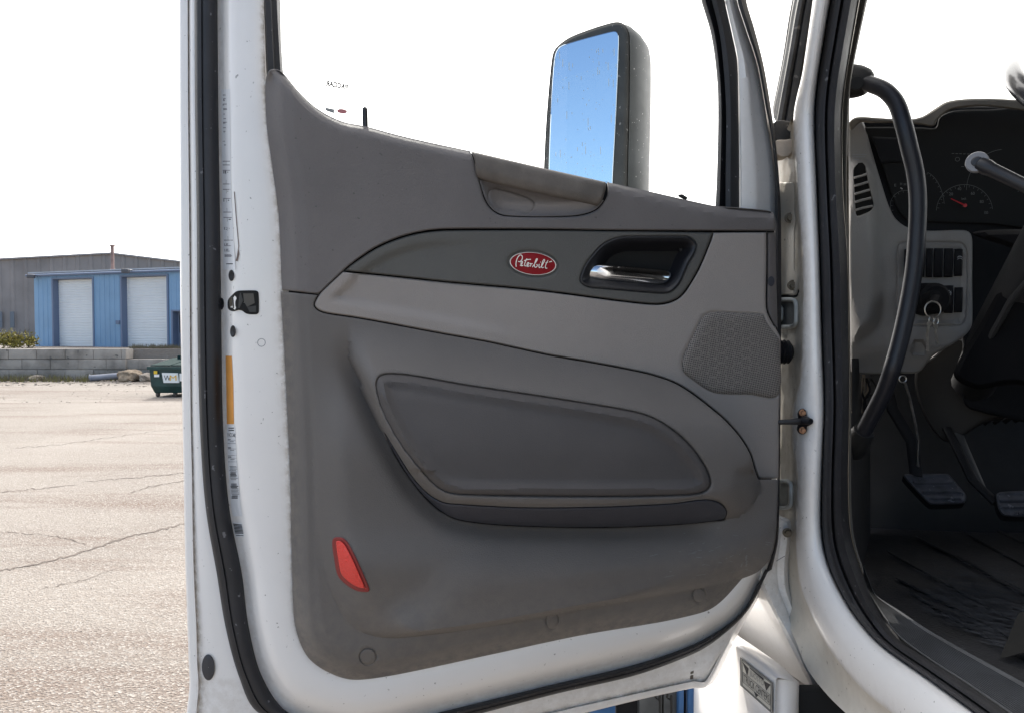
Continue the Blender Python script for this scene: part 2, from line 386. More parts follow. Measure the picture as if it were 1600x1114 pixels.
# ============================================================ GROUND AND YARD
m_gr = bpy.data.materials.new('gravel_pavement'); m_gr.use_nodes = True
def build_ground_mat():
    t = m_gr.node_tree; b = t.nodes['Principled BSDF']; N = t.nodes.new; L = t.links.new
    b.inputs['Roughness'].default_value = 0.85; b.inputs['Specular IOR Level'].default_value = 0.3
    tcn = N('ShaderNodeTexCoord')
    def ns(sc, d=5, r=0.55, vec=None):
        n = N('ShaderNodeTexNoise'); n.inputs['Scale'].default_value = sc; n.inputs['Detail'].default_value = d; n.inputs['Roughness'].default_value = r
        L(vec or tcn.outputs['Object'], n.inputs['Vector']); return n.outputs['Fac']
    def mp(s, a, c): n = N('ShaderNodeMapRange'); n.inputs['From Min'].default_value = a; n.inputs['From Max'].default_value = c; L(s, n.inputs['Value']); return n.outputs['Result']
    def mixc(f, a, c):
        n = N('ShaderNodeMix'); n.data_type = 'RGBA'; L(f, n.inputs['Factor'])
        for k, v in (('A', a), ('B', c)):
            if isinstance(v, tuple): n.inputs[k].default_value = (*v, 1)
            else: L(v, n.inputs[k])
        return n.outputs['Result']
    c = mixc(mp(ns(0.35, 6), 0.35, 0.65), (0.262, 0.230, 0.200), (0.200, 0.170, 0.146))
    mpv = N('ShaderNodeMapping'); mpv.inputs['Scale'].default_value = (0.25, 1.6, 1); L(tcn.outputs['Object'], mpv.inputs['Vector'])
    c = mixc(mp(ns(0.7, 6, .6, mpv.outputs[0]), 0.50, 0.66), c, (0.150, 0.105, 0.082))
    v = N('ShaderNodeTexVoronoi'); v.inputs['Scale'].default_value = 75; L(tcn.outputs['Object'], v.inputs['Vector'])
    c = mixc(mp(v.outputs['Color'], 0.55, 0.95), c, (0.36, 0.335, 0.305))
    c = mixc(mp(ns(60, 3, .6), 0.6, 0.7), c, (0.12, 0.105, 0.09))
    vc = N('ShaderNodeTexVoronoi'); vc.feature = 'DISTANCE_TO_EDGE'; vc.inputs['Scale'].default_value = 0.22
    dv = N('ShaderNodeMix'); dv.data_type = 'VECTOR'; dv.inputs['Factor'].default_value = 0.35
    nz2 = N('ShaderNodeTexNoise'); nz2.inputs['Scale'].default_value = 1.2; nz2.inputs['Detail'].default_value = 6
    L(tcn.outputs['Object'], nz2.inputs['Vector']); L(tcn.outputs['Object'], dv.inputs['A']); L(nz2.outputs['Color'], dv.inputs['B'])
    L(dv.outputs['Result'], vc.inputs['Vector'])
    L(c, b.inputs['Base Color'])
    bp = N('ShaderNodeBump'); bp.inputs['Strength'].default_value = 0.9; bp.inputs['Distance'].default_value = 0.012
    L(v.outputs['Distance'], bp.inputs['Height'])
    b2 = N('ShaderNodeBump'); b2.inputs['Strength'].default_value = 0.6; b2.inputs['Distance'].default_value = 0.03
    L(ns(9, 6, .65), b2.inputs['Height']); L(bp.outputs['Normal'], b2.inputs['Normal']); L(b2.outputs['Normal'], b.inputs['Normal'])
build_ground_mat()
g = MB()
xs = [-600, -60, -30, 0, 30, 600]; ys = [-600, -20, 10, 29.9, 60, 900]
gv = [(x, y, 0) for y in ys for x in xs]; nx = len(xs)
g.add(gv, [[j*nx+i, j*nx+i+1, (j+1)*nx+i+1, (j+1)*nx+i] for j in range(len(ys)-1) for i in range(nx-1)])
ground = g.build('ground', m_gr, smooth=False); tag(ground, kind='structure')
# cracks: thin dark ribbons lying on the pavement
M_crack = mat('crack_dirt', (0.15, 0.12, 0.10), 0.95, var=0.4, vscale=5)
ck = MB()
def crack(pts, wd):
    q = cr(pts, False, 6.0); n = len(q); vs = []; rnd = np.random.RandomState(int(abs(pts[0][1])))
    q = q + np.c_[np.zeros(n), rnd.randn(n) * 0.8]
    w3 = [onZ(float(x), float(y), 0.004) for x, y in q]
    for i, p in enumerate(w3):
        t = (w3[min(i+1, n-1)] - w3[max(i-1, 0)]).normalized(); s = Vector((-t.y, t.x, 0)) * wd * (0.35 + rnd.rand()) * (1.0 if 0 < i < n-1 else 0.1)
        vs += [p + s, p - s]
    ck.add(vs, [[2*i, 2*i+1, 2*i+3, 2*i+2] for i in range(n-1)])
crack([(-40, 905), (0, 890), (50, 882), (105, 868), (150, 855), (200, 838), (250, 827), (340, 800)], 0.017)
crack([(0, 831), (60, 834), (110, 842), (135, 850)], 0.006)
crack([(130, 753), (180, 748), (230, 744), (300, 738)], 0.014)
crack([(0, 768), (60, 763), (120, 757)], 0.013)
crack([(20, 700), (60, 697), (120, 690), (220, 676), (300, 668)], 0.012)
crack([(200, 770), (250, 757), (300, 748)], 0.012)
crack([(60, 920), (130, 905), (200, 880)], 0.004)
tag(ck.build('pavement_cracks', M_crack, smooth=False), kind='structure')
# raised yard behind the block wall
pf = MB(); PZ = 1.19
pf.add([onZ(-400, 544.6, PZ).to_tuple()[:2] + (PZ,), (-8, 30.55, PZ), (30, 30.55, PZ), (30, 75, PZ), (-60, 75, PZ)], [[0, 1, 2, 3, 4]])
pf.v[0] = Vector((-60, 30.55, PZ))
b = len(pf.v); pf.add([(-60, 30.55, 0), (-8, 30.55, 0), (30, 30.55, 0), (-60, 30.55, PZ), (-8, 30.55, PZ), (30, 30.55, PZ)], [[0, 1, 4, 3], [1, 2, 5, 4]])
tag(pf.build('raised_ground', m_gr, smooth=False), kind='structure')
# loose stones and dirt at the wall's foot
def rock(mb, c, r, mi=0, sub=2, sq=(1, 1, .6)):
    bm = bmesh.new(); bmesh.ops.create_icosphere(bm, subdivisions=sub, radius=1)
    s = [random.uniform(.7, 1.2) for _ in range(3)]; ph = random.uniform(0, 9)
    for v in bm.verts:
        p = v.co; k = 1 + .22*math.sin(p.x*3.1+ph) + .18*math.sin(p.y*4.3+ph*2) + .12*math.sin(p.z*5+p.x*6+ph)
        v.co = Vector((p.x*s[0]*sq[0], p.y*s[1]*sq[1], p.z*s[2]*sq[2])) * k * r
    mb.bm(bm, mi, Matrix.Translation(c) @ Matrix.Rotation(random.uniform(0, 6.3), 4, 'Z'))
M_stone = mat('rubble_stone', (0.30, 0.26, 0.22), 0.9, var=0.45, vscale=3, bump=0.6, bscale=14)
gs = MB()
for i in range(420):
    Y = random.uniform(26.5, 30.0); px = random.uniform(-60, 320)
    if random.random() < .35: Y = random.uniform(20, 27)
    rock(gs, Vector((((px-800)/F)*Y, Y, 0.0)), random.uniform(.015, .075) if Y > 26 else random.uniform(.008, .03), sub=1)
for i in range(700):
    Y = 3.6 * math.exp(random.uniform(0, 1.6)); px = random.uniform(-80, 380)
    rock(gs, Vector((((px-800)/F)*Y, Y, 0.0)), random.uniform(.002, .0075), sub=1)
tag(gs.build('loose_gravel', M_stone), 'grey brown gravel and small stones scattered over the yard', 'gravel', kind='stuff')
# leaves
def leafblob(mb, c, rx, ry, rz, n, size, nm=2, up=.4):
    for _ in range(n):
        while True:
            p = Vector((random.uniform(-1, 1), random.uniform(-1, 1), random.uniform(-.2, 1)))
            if p.length < 1: break
        k = 1 - .35*random.random(); p = Vector((p.x*rx*k, p.y*ry*k, p.z*rz*(.55+.45*math.sin(p.x*5+p.y*3)**2)))
        d = Vector((random.uniform(-1, 1), random.uniform(-1, 1), random.uniform(-.3, 1+up))).normalized(); s = d.cross(Vector((random.random(), random.random(), random.random()))).normalized()
        L = size*random.uniform(.6, 1.3); a = c + p
        mb.add([a, a + d*L*.5 + s*L*.22, a + d*L, a + d*L*.5 - s*L*.22], [[0, 1, 2, 3]], random.randrange(nm))
M_lf1 = mat('yellow_green_leaf', (0.36, 0.30, 0.06), 0.7, var=0.3, vscale=8)
M_lf2 = mat('olive_leaf', (0.22, 0.20, 0.05), 0.7, var=0.3, vscale=8)
M_dry = mat('dry_weed', (0.17, 0.14, 0.085), 0.8, var=0.3, vscale=8)
M_stem = mat('brown_stem', (0.10, 0.075, 0.05), 0.8)
def at(px, Y, z): return Vector((((px-800)/F)*Y, Y, z))
def bush(px, Y, wpx, h, label, n=900):
    c = at(px, Y, PZ); t = empty('bush', c, label, 'bush', 'bushes on the raised yard')
    s = MB()
    for k in range(7):
        a = random.uniform(-1, 1); s.tube([c, c + Vector((a*.25, 0, h*.4)), c + Vector((a*.6, random.uniform(-.2, .2), h*.85))], [.02, .013, .005], 6)
    s.build('stem', M_stem, t)
    l = MB(); rw = wpx/2/F*Y
    for k in range(5): leafblob(l, c + Vector((random.uniform(-.6, .6)*rw, random.uniform(-.3, .3), h*random.uniform(.05, .4))), rw*.55, .4, h*.62, n//5, .13)
    l.build('foliage', [M_lf1, M_lf2], t)
bush(-20, 31.6, 60, 1.0, 'olive bush cut by the left edge of the picture')
bush(22, 32.0, 46, .95, 'yellow green bush between the olive bush and the blue building')
bush(46, 32.2, 22, .75, 'small yellow bush touching the corner of the blue building', 400)
wd = MB()
for i in range(900):
    px = random.uniform(-60, 300); Y = random.uniform(28.8, 29.9) - (0.6*random.random() if px < 140 else 0)
    dens = 1.0 if px < 60 else .7 if px < 150 else .35
    if random.random() > dens: continue
    c = at(px, Y, 0); 
    for k in range(3):
        a = random.uniform(-.12, .12); wd.add([c + Vector((a, 0, 0)), c + Vector((a+.03, 0, 0)), c + Vector((a+random.uniform(-.12, .12), random.uniform(-.1, .1), random.uniform(.06, .32)))], [[0, 1, 2]], random.choice([0, 0, 1]))
tag(wd.build('weeds', [M_dry, M_lf2], smooth=False), 'dry brown and olive weeds at the foot of the block wall', 'weeds', kind='stuff')
# platform scrub near right of the wall
ws = MB()
for i in range(260):
    c = at(random.uniform(205, 300), random.uniform(30.7, 33), PZ)
    for k in range(3):
        a = random.uniform(-.1, .1); ws.add([c + Vector((a, 0, 0)), c + Vector((a+.025, 0, 0)), c + Vector((a+random.uniform(-.1, .1), 0, random.uniform(.05, .22)))], [[0, 1, 2]], 0)
tag(ws.build('dry_grass', [M_dry], smooth=False), 'dry grass tufts on the raised yard in front of the blue building', 'grass', kind='stuff')

# concrete block wall
M_blk = mat('weathered_concrete', (0.38, 0.34, 0.30), 0.9, var=0.5, vscale=1.3, bump=0.6, bscale=20, speck=0.06, speckcol=(0.14, 0.13, 0.12), speckscale=4)
wl = MB(); CH = 0.405
def blocks(px0, px1, rows, Y):
    for r in rows:
        x = at(px0, Y, 0).x - (0.6 if r % 2 else 0); xe = at(px1, Y, 0).x
        while x < xe - .1:
            L = 1.12; x2 = min(x + L, xe + random.uniform(-.04, .04)); dy = random.uniform(-.03, .03)
            a = max(x, at(px0, Y, 0).x)
            wl.box((a + .008, Y + dy, r*CH + .004), (x2 - .008, Y + .6, (r+1)*CH - .008), 0, .02); x += L
blocks(-120, 196, (0, 1, 2), 29.9); blocks(196, 262, (0, 1), 29.95); blocks(262, 420, (0,), 30.0)
o = wl.build('block_wall', M_blk, ang=30); tag(o, 'stepped retaining wall of weathered grey concrete blocks in front of the blue building', 'wall')
# boulder, pipe, chunk
M_boulder = mat('brown_rubble', (0.36, 0.28, 0.20), 0.95, var=0.5, vscale=4, bump=0.8, bscale=9)
def lump(pxc, Y, wpx, hm, name, label, cat, m, sq=.8, grp=None):
    bm = bmesh.new(); bmesh.ops.create_icosphere(bm, subdivisions=4, radius=1); r = wpx/2/F*Y; ph = pxc
    for v in bm.verts:
        p = v.co; q = Vector([math.copysign(abs(c)**.75, c) for c in p])
        k = 1+.10*math.sin(p.x*4+ph)+.09*math.sin(p.y*5+p.z*4+ph)+.05*math.sin(p.x*13+ph)*math.sin(p.z*11)+random.uniform(-.025, .025)
        v.co = Vector((q.x*r*k, q.y*.45*k, q.z*hm/2*k))
    mb = MB(); mb.bm(bm, 0, Matrix.Translation(at(pxc, Y, hm/2 - .04))); return tag(mb.build(name, m), label, cat, grp)
lump(203, 28.9, 37, .46, 'boulder', 'large rough brown boulder between grey pipe and dumpster', 'boulder', M_boulder)
lump(229, 28.9, 12, .34, 'rock', 'small grey rock between the big boulder and the dumpster', 'rock', M_stone)
lump(56, 29.1, 12, .26, 'rock', 'lone grey rock in the weeds below the left part of the wall', 'rock', M_stone)
pp = MB(); pp.tube([at(139, 28.9, .12), at(162, 29, .16), at(185, 29.2, .2)], .12, 14)
pp.tube([at(139, 28.88, .12), at(141, 28.9, .125)], .15, 14)
tag(pp.build('pipe', mat('grey_pvc', (0.24, 0.25, 0.29), 0.5, var=0.3, vscale=3)), 'grey plastic pipe lying at the foot of the block wall', 'pipe')

# corrugated building helper
def corrugated(p0, p1, z0, z1, mb, mi=0, pitch=.3, depth=.02, z1b=None, wins=()):
    """ribbed sheet wall from p0 to p1; wins = openings (s0, s1, za, zb) in metres along the wall"""
    L = (p1 - p0).length; u = (p1 - p0).normalized(); nrm = Vector((u.y, -u.x, 0))
    cuts = sorted(set([0, L] + [s for w_ in wins for s in w_[:2]]))
    s = 0; st = []
    while s < L:
        st += [(s, 0), (s + pitch*.62, 0), (s + pitch*.70, depth), (s + pitch*.92, depth)]; s += pitch
    st = [q for q in st if q[0] < L and all(abs(q[0]-c) > .02 for c in cuts)] + [(c, 0) for c in cuts]
    st.sort()
    zb_ = z1 if z1b is None else z1b
    def top(s_): return z1 + (zb_ - z1) * s_ / L
    for (a, da), (b_, db) in zip(st[:-1], st[1:]):
        m_ = (a + b_) / 2; holes = [w_ for w_ in wins if w_[0] <= m_ <= w_[1]]
        segs = [(z0, None)]
        if holes:
            w_ = holes[0]; segs = []
            if w_[2] > z0 + .01: segs.append((z0, w_[2]))
            segs.append((w_[3], None))
        for za, zb in segs:
            A, B = p0 + u*a + nrm*da, p0 + u*b_ + nrm*db
            mb.add([(A.x, A.y, za), (B.x, B.y, za), (B.x, B.y, zb if zb else top(b_)), (A.x, A.y, zb if zb else top(a))], [[0, 1, 2, 3]], mi)
M_bl = mat('blue_sheet_metal', (0.21, 0.36, 0.54), 0.45, var=0.14, vscale=.6)
M_blt = mat('blue_grey_trim', (0.15, 0.19, 0.28), 0.5)
M_wd = mat('white_roll_door', (0.78, 0.78, 0.78), 0.5, var=0.06, vscale=1)
M_gs = mat('grey_sheet_metal', (0.30, 0.265, 0.25), 0.65, var=0.22, vscale=.5)
M_rf = mat('roof_sheet', (0.42, 0.44, 0.48), 0.5, var=0.15, vscale=1)
YA, YB = 36.5, 31.9
PA = at(55, YA, PZ); PB = at(420, YB, PZ); U = (PB - PA); LB = U.length; U.normalize(); NB = Vector((U.y, -U.x, 0))
def s_of(px):   # distance along the front for a pixel column
    k = (px - 800)/F; return (k*PA.y - PA.x) / (U.x - k*U.y)
def z_of(px, py):
    s = s_of(px); Y = PA.y + U.y*s; return CAM.z + (ray(px, py).z/ray(px, py).y)*Y
bb = empty('blue_building', PA, 'blue ribbed metal building with two white roll-up doors and a grey door', 'building')
topz = z_of(60, 428)
doors = [(s_of(85), s_of(147), PZ, z_of(120, 436)), (s_of(192), s_of(263), PZ, z_of(230, 432)), (s_of(271), s_of(290), PZ, z_of(280, 487))]
mb = MB(); corrugated(PA, PB, PZ, topz, mb, wins=doors)
BK = -NB*12; corrugated(PA + BK, PA, PZ, topz + 1.0, mb, z1b=topz); corrugated(PB, PB + BK, PZ, topz, mb, z1b=topz + 1)
mb.build('wall', M_bl, bb, smooth=False)
mb = MB(); h2 = .12
def slab(A, B, C_, D, th, mi=0): 
    v = [A, B, C_, D]; mb.add([x.copy() for x in v] + [x + Vector((0, 0, th)) for x in v], [[0, 3, 2, 1], [4, 5, 6, 7], [0, 1, 5, 4], [1, 2, 6, 5], [2, 3, 7, 6], [3, 0, 4, 7]], mi)
e = Vector((0, 0, 1)); f0 = PA + NB*.12 - U*.25; f1 = PB + NB*.12 + U*.25
slab(Vector((f0.x, f0.y, topz)), Vector((f1.x, f1.y, topz)), Vector((f1.x, f1.y, topz+1.0)) + BK*1.02, Vector((f0.x, f0.y, topz+1.0)) + BK*1.02, .06)
rf = mb.build('roof', M_rf, bb, smooth=False)
mb = MB(); g0 = f0 + Vector((0, 0, topz - PZ - .10)); g1 = f1 + Vector((0, 0, topz - PZ - .10))
mb.tube([g0 + NB*.07, g1 + NB*.07], .06, 10); mb.build('gutter', M_blt, rf)
for i, (s0, s1, za, zb) in enumerate(doors):
    mb = MB(); rec = .28; A = PA + U*s0 - NB*rec; B = PA + U*s1 - NB*rec
    if i < 2:
        n = 26; dz = (zb - za)/n; vs = []; fs = []
        for k in range(n):
            for (zz, o_) in ((0, 0), (.12, .02), (.8, .02), (.95, 0)):
                z = za + dz*(k + zz); vs += [(A.x + NB.x*o_, A.y + NB.y*o_, z), (B.x + NB.x*o_, B.y + NB.y*o_, z)]
        m_ = len(vs)//2; fs = [[2*k, 2*k+1, 2*k+3, 2*k+2] for k in range(m_-1)]; mb.add(vs, fs, 0)
        d_ = mb.build('roll_up_door', M_wd, bb, smooth=False)
    else:
        mb.add([(A.x, A.y, za), (B.x, B.y, za), (B.x, B.y, zb), (A.x, A.y, zb)], [[0, 1, 2, 3]])
        d_ = mb.build('entry_door', mat('grey_door_paint', (0.20, 0.23, 0.30), 0.5), bb, smooth=False)
        mb = MB()
        q0, q1 = PA + U*(s0+.1) - NB*(rec-.01), PA + U*(s1-.1) - NB*(rec-.01)
        mb.add([(q0.x, q0.y, zb-.95), (q1.x, q1.y, zb-.95), (q1.x, q1.y, zb-.15), (q0.x, q0.y, zb-.15)], [[0, 1, 2, 3]])
        mb.build('window', M_cup, d_, smooth=False)
    fr = MB()
    for (a_, b_, c_, d2) in ((s0-.07, s0+.02, za, zb+.07), (s1-.02, s1+.07, za, zb+.07)):
        q = [PA + U*a_ + NB*.05, PA + U*b_ + NB*.05, PA + U*b_ - NB*(rec+.02), PA + U*a_ - NB*(rec+.02)]
        fr.add([(x.x, x.y, c_) for x in q] + [(x.x, x.y, d2) for x in q], [[0, 1, 5, 4], [1, 2, 6, 5], [2, 3, 7, 6], [3, 0, 4, 7], [4, 5, 6, 7]])
    q = [PA + U*s0 + NB*.045, PA + U*s1 + NB*.045, PA + U*s1 - NB*(rec+.02), PA + U*s0 - NB*(rec+.02)]
    fr.add([(x.x, x.y, zb) for x in q] + [(x.x, x.y, zb+.07) for x in q], [[0, 1, 5, 4], [1, 2, 6, 5], [3, 0, 4, 7], [0, 3, 2, 1], [4, 5, 6, 7]])
    fr.build('frame', M_blt, d_, smooth=False)
for px, py, ln in ((62, 431, .35), (213, 423, .5)):
    s = s_of(px); p = PA + U*s; z = z_of(px, py); mb = MB(); p = Vector((p.x, p.y, z)) + NB*.03
    mb.tube([p, p + NB*ln + Vector((0, 0, -.02))], .03, 8); mb.box(p + NB*ln - Vector((.16, .1, .16)), p + NB*ln + Vector((.16, .1, .02)), 0, .03)
    mb.build('wall_lamp', mat('lamp_dark_metal', (.08, .08, .09), .5), bb)
s = s_of(186); p = PA + U*s; mb = MB(); z = z_of(186, 504); mb.box(Vector((p.x-.09, p.y-.1, z-.09)), Vector((p.x+.09, p.y-.02, z+.09)), 0, .01); mb.build('meter_box', M_blt, bb)
mb = MB(); s = s_of(178); p = PA + U*s - NB*1.2; zt = z_of(178, 385)*1.0
kk = (p.y / (PA + U*s).y); zt = CAM.z + (zt - CAM.z)*kk
p = Vector((((178-800)/F)*p.y, p.y, 0)); mb.tube([Vector((p.x, p.y, topz)), Vector((p.x, p.y, zt))], .075, 12)
mb.tube([Vector((p.x, p.y, zt)), Vector((p.x, p.y, zt+.05))], .13, 12); mb.tube([Vector((p.x, p.y, topz+.05)), Vector((p.x, p.y, topz+.22))], [.16, .08], 12)
mb.build('chimney', mat('rusty_flue', (.26, .17, .15), .7, var=.4, vscale=4), rf)
# grey warehouse behind
GY = 52.0
wh = empty('grey_warehouse', at(100, GY, PZ), 'long weathered grey metal warehouse behind the blue building', 'building')
def wz(px, py): return CAM.z + ray(px, py).z/ray(px, py).y*GY
mb = MB(); a0 = at(-260, GY, PZ); pk = at(178, GY, PZ); a1 = at(620, GY, PZ)
zl, zp = wz(-260, 420.5), wz(178, 397.5); zr = wz(620, 451)
corrugated(a0, pk, PZ, zl, mb, pitch=.9, depth=.07, z1b=zp); corrugated(pk, a1, PZ, zp, mb, pitch=.9, depth=.07, z1b=zr)
mb.add([(a0.x, GY, PZ), (a0.x, GY+30, PZ), (a0.x, GY+30, zl), (a0.x, GY, zl)], [[0, 1, 2, 3]])
mb.build('wall', M_gs, wh, smooth=False)
mb = MB()
for (A, B, zA, zB) in ((a0, pk, zl, zp), (pk, a1, zp, zr)):
    mb.add([(A.x, GY-.25, zA), (B.x, GY-.25, zB), (B.x, GY+30, zB), (A.x, GY+30, zA), (A.x, GY-.25, zA+.1), (B.x, GY-.25, zB+.1), (B.x, GY+30, zB+.1), (A.x, GY+30, zA+.1)],
           [[0, 1, 5, 4], [4, 5, 6, 7], [0, 3, 2, 1]])
mb.build('roof', mat('warehouse_roof', (.33, .31, .31), .6), wh, smooth=False)
for px in (1, 20):
    mb = MB(); c = at(px, GY-.15, wz(px, 500)); mb.box(c - Vector((.14, .02, .55)), c + Vector((.14, .02, .55)), 0); mb.build('window', mat('dull_pane', (.13,.15,.18), .4), wh, smooth=False)

# dumpster
DY = 21.7; M_dg = mat('dark_green_steel', (0.012, 0.052, 0.048), 0.45, var=0.35, vscale=5)
def dpt(px, py): return at(px, DY, CAM.z + ray(px, py).z/ray(px, py).y*DY)
du = empty('dumpster', at(260, DY, 0), 'dark green steel dumpster on casters with a white logo sign', 'dumpster')
x0 = at(233, DY, 0).x; x1 = at(300, DY, 0).x; zb0 = dpt(240, 614).z; zt0 = dpt(233, 575).z
mb = MB(); D1 = 1.5
prof = [(0, zb0), (0, zt0), (.02, zt0)]
mb.add([(x0+.1, DY+.1, zb0), (x1-.1, DY+.1, zb0), (x1-.1, DY+D1-.1, zb0), (x0+.1, DY+D1-.1, zb0), (x0+.04, DY, zb0+.2), (x1-.04, DY, zb0+.2), (x1, DY+D1, zb0+.2), (x0, DY+D1, zb0+.2),
        (x0, DY-.02, zt0), (x1, DY-.02, zt0), (x1, DY+D1, zt0+.16), (x0, DY+D1, zt0+.16)],
       [[3, 2, 1, 0], [0, 1, 5, 4], [1, 2, 6, 5], [2, 3, 7, 6], [3, 0, 4, 7], [4, 5, 9, 8], [5, 6, 10, 9], [6, 7, 11, 10], [7, 4, 8, 11]])
mb.box((x0-.05, DY-.06, zt0-.04), (x1+.05, DY-.02, zt0+.05), 0, .008)
for xx in (x0-.05, x1+.0): mb.box((xx, DY+.3, zb0+.35), (xx+.06, DY+1.2, zb0+.52), 0, .01)
mb.build('body', M_dg, du, smooth=False)
mb = MB(); xm = (x0 + x1)/2
for a_, b_ in ((x0+.03, xm-.02), (xm+.02, x1-.03)):
    mb.add([(a_, DY, zt0+.055), (b_, DY, zt0+.055), (b_, DY+D1, zt0+.21), (a_, DY+D1, zt0+.21), (a_, DY, zt0+.085), (b_, DY, zt0+.085), (b_, DY+D1, zt0+.25), (a_, DY+D1, zt0+.25)],
           [[0, 3, 2, 1], [4, 5, 6, 7], [0, 1, 5, 4], [1, 2, 6, 5], [2, 3, 7, 6], [3, 0, 4, 7]])
mb.box((xm-.35, DY+D1-.3, zt0+.19), (xm+.35, DY+D1+.02, zt0+.33), 0, .03)
mb.build('lid', mat('black_green_lid', (.01, .03, .03), .9, spec=.1), du, smooth=False)
for xx in (x0+.14, at(268, DY, 0).x + .0, x1-.14):
    for yy in (DY+.2, DY+D1-.2):
        mb = MB(); mb.tube([(xx-.03, yy, .085), (xx+.03, yy, .085)], .085, 16); mb.box((xx-.045, yy-.05, .09), (xx-.035, yy+.05, zb0), 0); mb.box((xx+.035, yy-.05, .09), (xx+.045, yy+.05, zb0), 0)
        mb.build('caster', mat('caster_grey', (.12, .10, .09), .6), du)
mb = MB(); Yf = DY-.075
def dq(px, py, k=0): p = dpt(px, py); return Vector((p.x, Yf - k, p.z))
dbx = [dq(254, 582), dq(278.5, 582.5), dq(280.5, 597.5), dq(256.5, 597.5)]
mb.add(dbx, [[0, 3, 2, 1]], 0); mb.add([v + Vector((0, .04, 0)) for v in dbx] , [[0, 1, 2, 3]], 0)
lettering(mb, 'W', ((257.5, 586), (268, 586), (268, 594), (257.5, 594)), lambda x, y: dq(x, y, .006), 1)
lettering(mb, 'M', ((266.5, 586), (277, 586), (277, 594), (266.5, 594)), lambda x, y: dq(x, y, .009), 2)
mb.build('logo_sign', [mat('sign_white', (.75, .76, .74), .5), M_ink, mat('logo_gold', (.75, .42, .03), .5)], du, smooth=False)
mb = MB(); q = [dq(241.5, 579), dq(247, 579), dq(247, 584), dq(241.5, 584)]; mb.add(q, [[0, 3, 2, 1]], 0); dcm = [mat('decal_yellow', (.75, .5, .03), .5), MATS['sign_white']]; mb.build('warning_decal', dcm, du, smooth=False); mb = MB()
q = [dq(242, 584.5), dq(250, 584.5), dq(250, 588.5), dq(242, 588.5)]; mb.add(q, [[0, 3, 2, 1]], 1); mb.build('warning_decal', dcm, du, smooth=False); mb = MB()
q = [dq(281.5, 583), dq(290, 583), dq(290, 595), dq(281.5, 595)]; mb.add(q, [[0, 3, 2, 1]], 1)
mb.build('warning_decal', dcm, du, smooth=False)

#TRUCK#
# ============================================================ THE TRUCK
truck = empty('truck', (1.9, 1.6, 0), 'white semi truck with its grey trimmed driver door swung open and dark cab interior', 'truck')
TE = -165   # traced lines run on above the top of the frame to here
# ---- door shell: rings from the outer skin in to the trim
O_ = [(279,TE),(280,150),(281,350),(282,500),(285,643),(287,740),(288,810),(290,895),(293,980),(296,1057),(310,1240),(560,1240),(740,1158),(900,1117),(1010,1090),(1080,1075),(1106,1070),(1145,992),(1204,889)]
G_ = [(294,TE),(295,150),(297,350),(298,500),(299,643),(301,740),(302,810),(304,895),(308,980),(311,1057),(332,1205),(560,1205),(720,1147),(880,1108),(1000,1081),(1083,1063),(1103,1062),(1140,991),(1203,889)]
So = [(303,TE),(304,150),(307,350),(308,500),(311,643),(316,740),(323,810),(338,895),(352,980),(373,1057),(402,1112),(530,1176),(700,1128),(862,1085),(994,1054),(1085,1020),(1127,993),(1169,952),(1202,889)]
Si = [(339,TE),(341,150),(344,350),(346,500),(348,643),(353,740),(361,810),(378,895),(389,980),(410,1057),(453,1114),(556,1142),(687,1112),(862,1069),(994,1037),(1081,1007),(1138,974),(1166,946),(1195,889)]
Bd = [(360,TE),(362,150),(366,350),(367,500),(368,643),(378,740),(389,810),(402,895),(414,980),(436,1045),(474,1085),(560,1104),(660,1086),(815,1048),(950,1016),(1060,988),(1118,962),(1146,940),(1182,889)]
Tr = [(411,TE),(416,150),(440,350),(445,500),(452,643),(456,740),(458,810),(460,895),(466,980),(484,1018),(513,1042),(553,1054),(640,1043),(766,1016),(906,986),(1037,964),(1100,948),(1126,931),(1162,889)]
sh = lambda r, dx, dy=0: [(x+dx, y+dy) for x, y in r]
rings = [(sh(O_, 10, -6), -.12), (sh(O_, 1.5, -1), -.088), (O_, -.080), (lerp_ring(O_, G_, .25), -.0745), (lerp_ring(O_, G_, .9), -.072), (G_, -.079), (lerp_ring(G_, So, .25), -.071), (lerp_ring(G_, So, .6), -.064),
         (So, -.062), (lerp_ring(So, Si, .5), -.058), (Si, -.055), (lerp_ring(Si, Bd, .35), -.045), (lerp_ring(Si, Bd, .7), -.022), (Bd, -.010), (lerp_ring(Bd, Tr, .2), -.005),
         (lerp_ring(Bd, Tr, .5), -.002), (lerp_ring(Bd, Tr, .72), -.0025), (lerp_ring(Bd, Tr, .84), -.0035), (lerp_ring(Bd, Tr, .93), -.0045), (Tr, -.006)]
vs, fs, m_ = loft(rings, 300)
dd = []
for r in range(len(rings)):
    for i in range(m_):
        t = i/(m_-1); d = 0.0
        if r >= 16: d = {16: .0, 17: .12, 18: .6, 19: .95}[r] * (1.0 if t < .5 else .9)
        if t < .02: d *= .2
        if r in (5,): d = .75
        if 4 <= r <= 8 and t > .5: d = max(d, .22)
        if r in (10, 11) : d = max(d, .22)
        dd.append(d)
shell = MB(); shell.add(vs, [f[::-1] for f in fs], 0, dd)
door = shell.build('door', M_white, truck, ang=50)
SH = bvh_of(door)
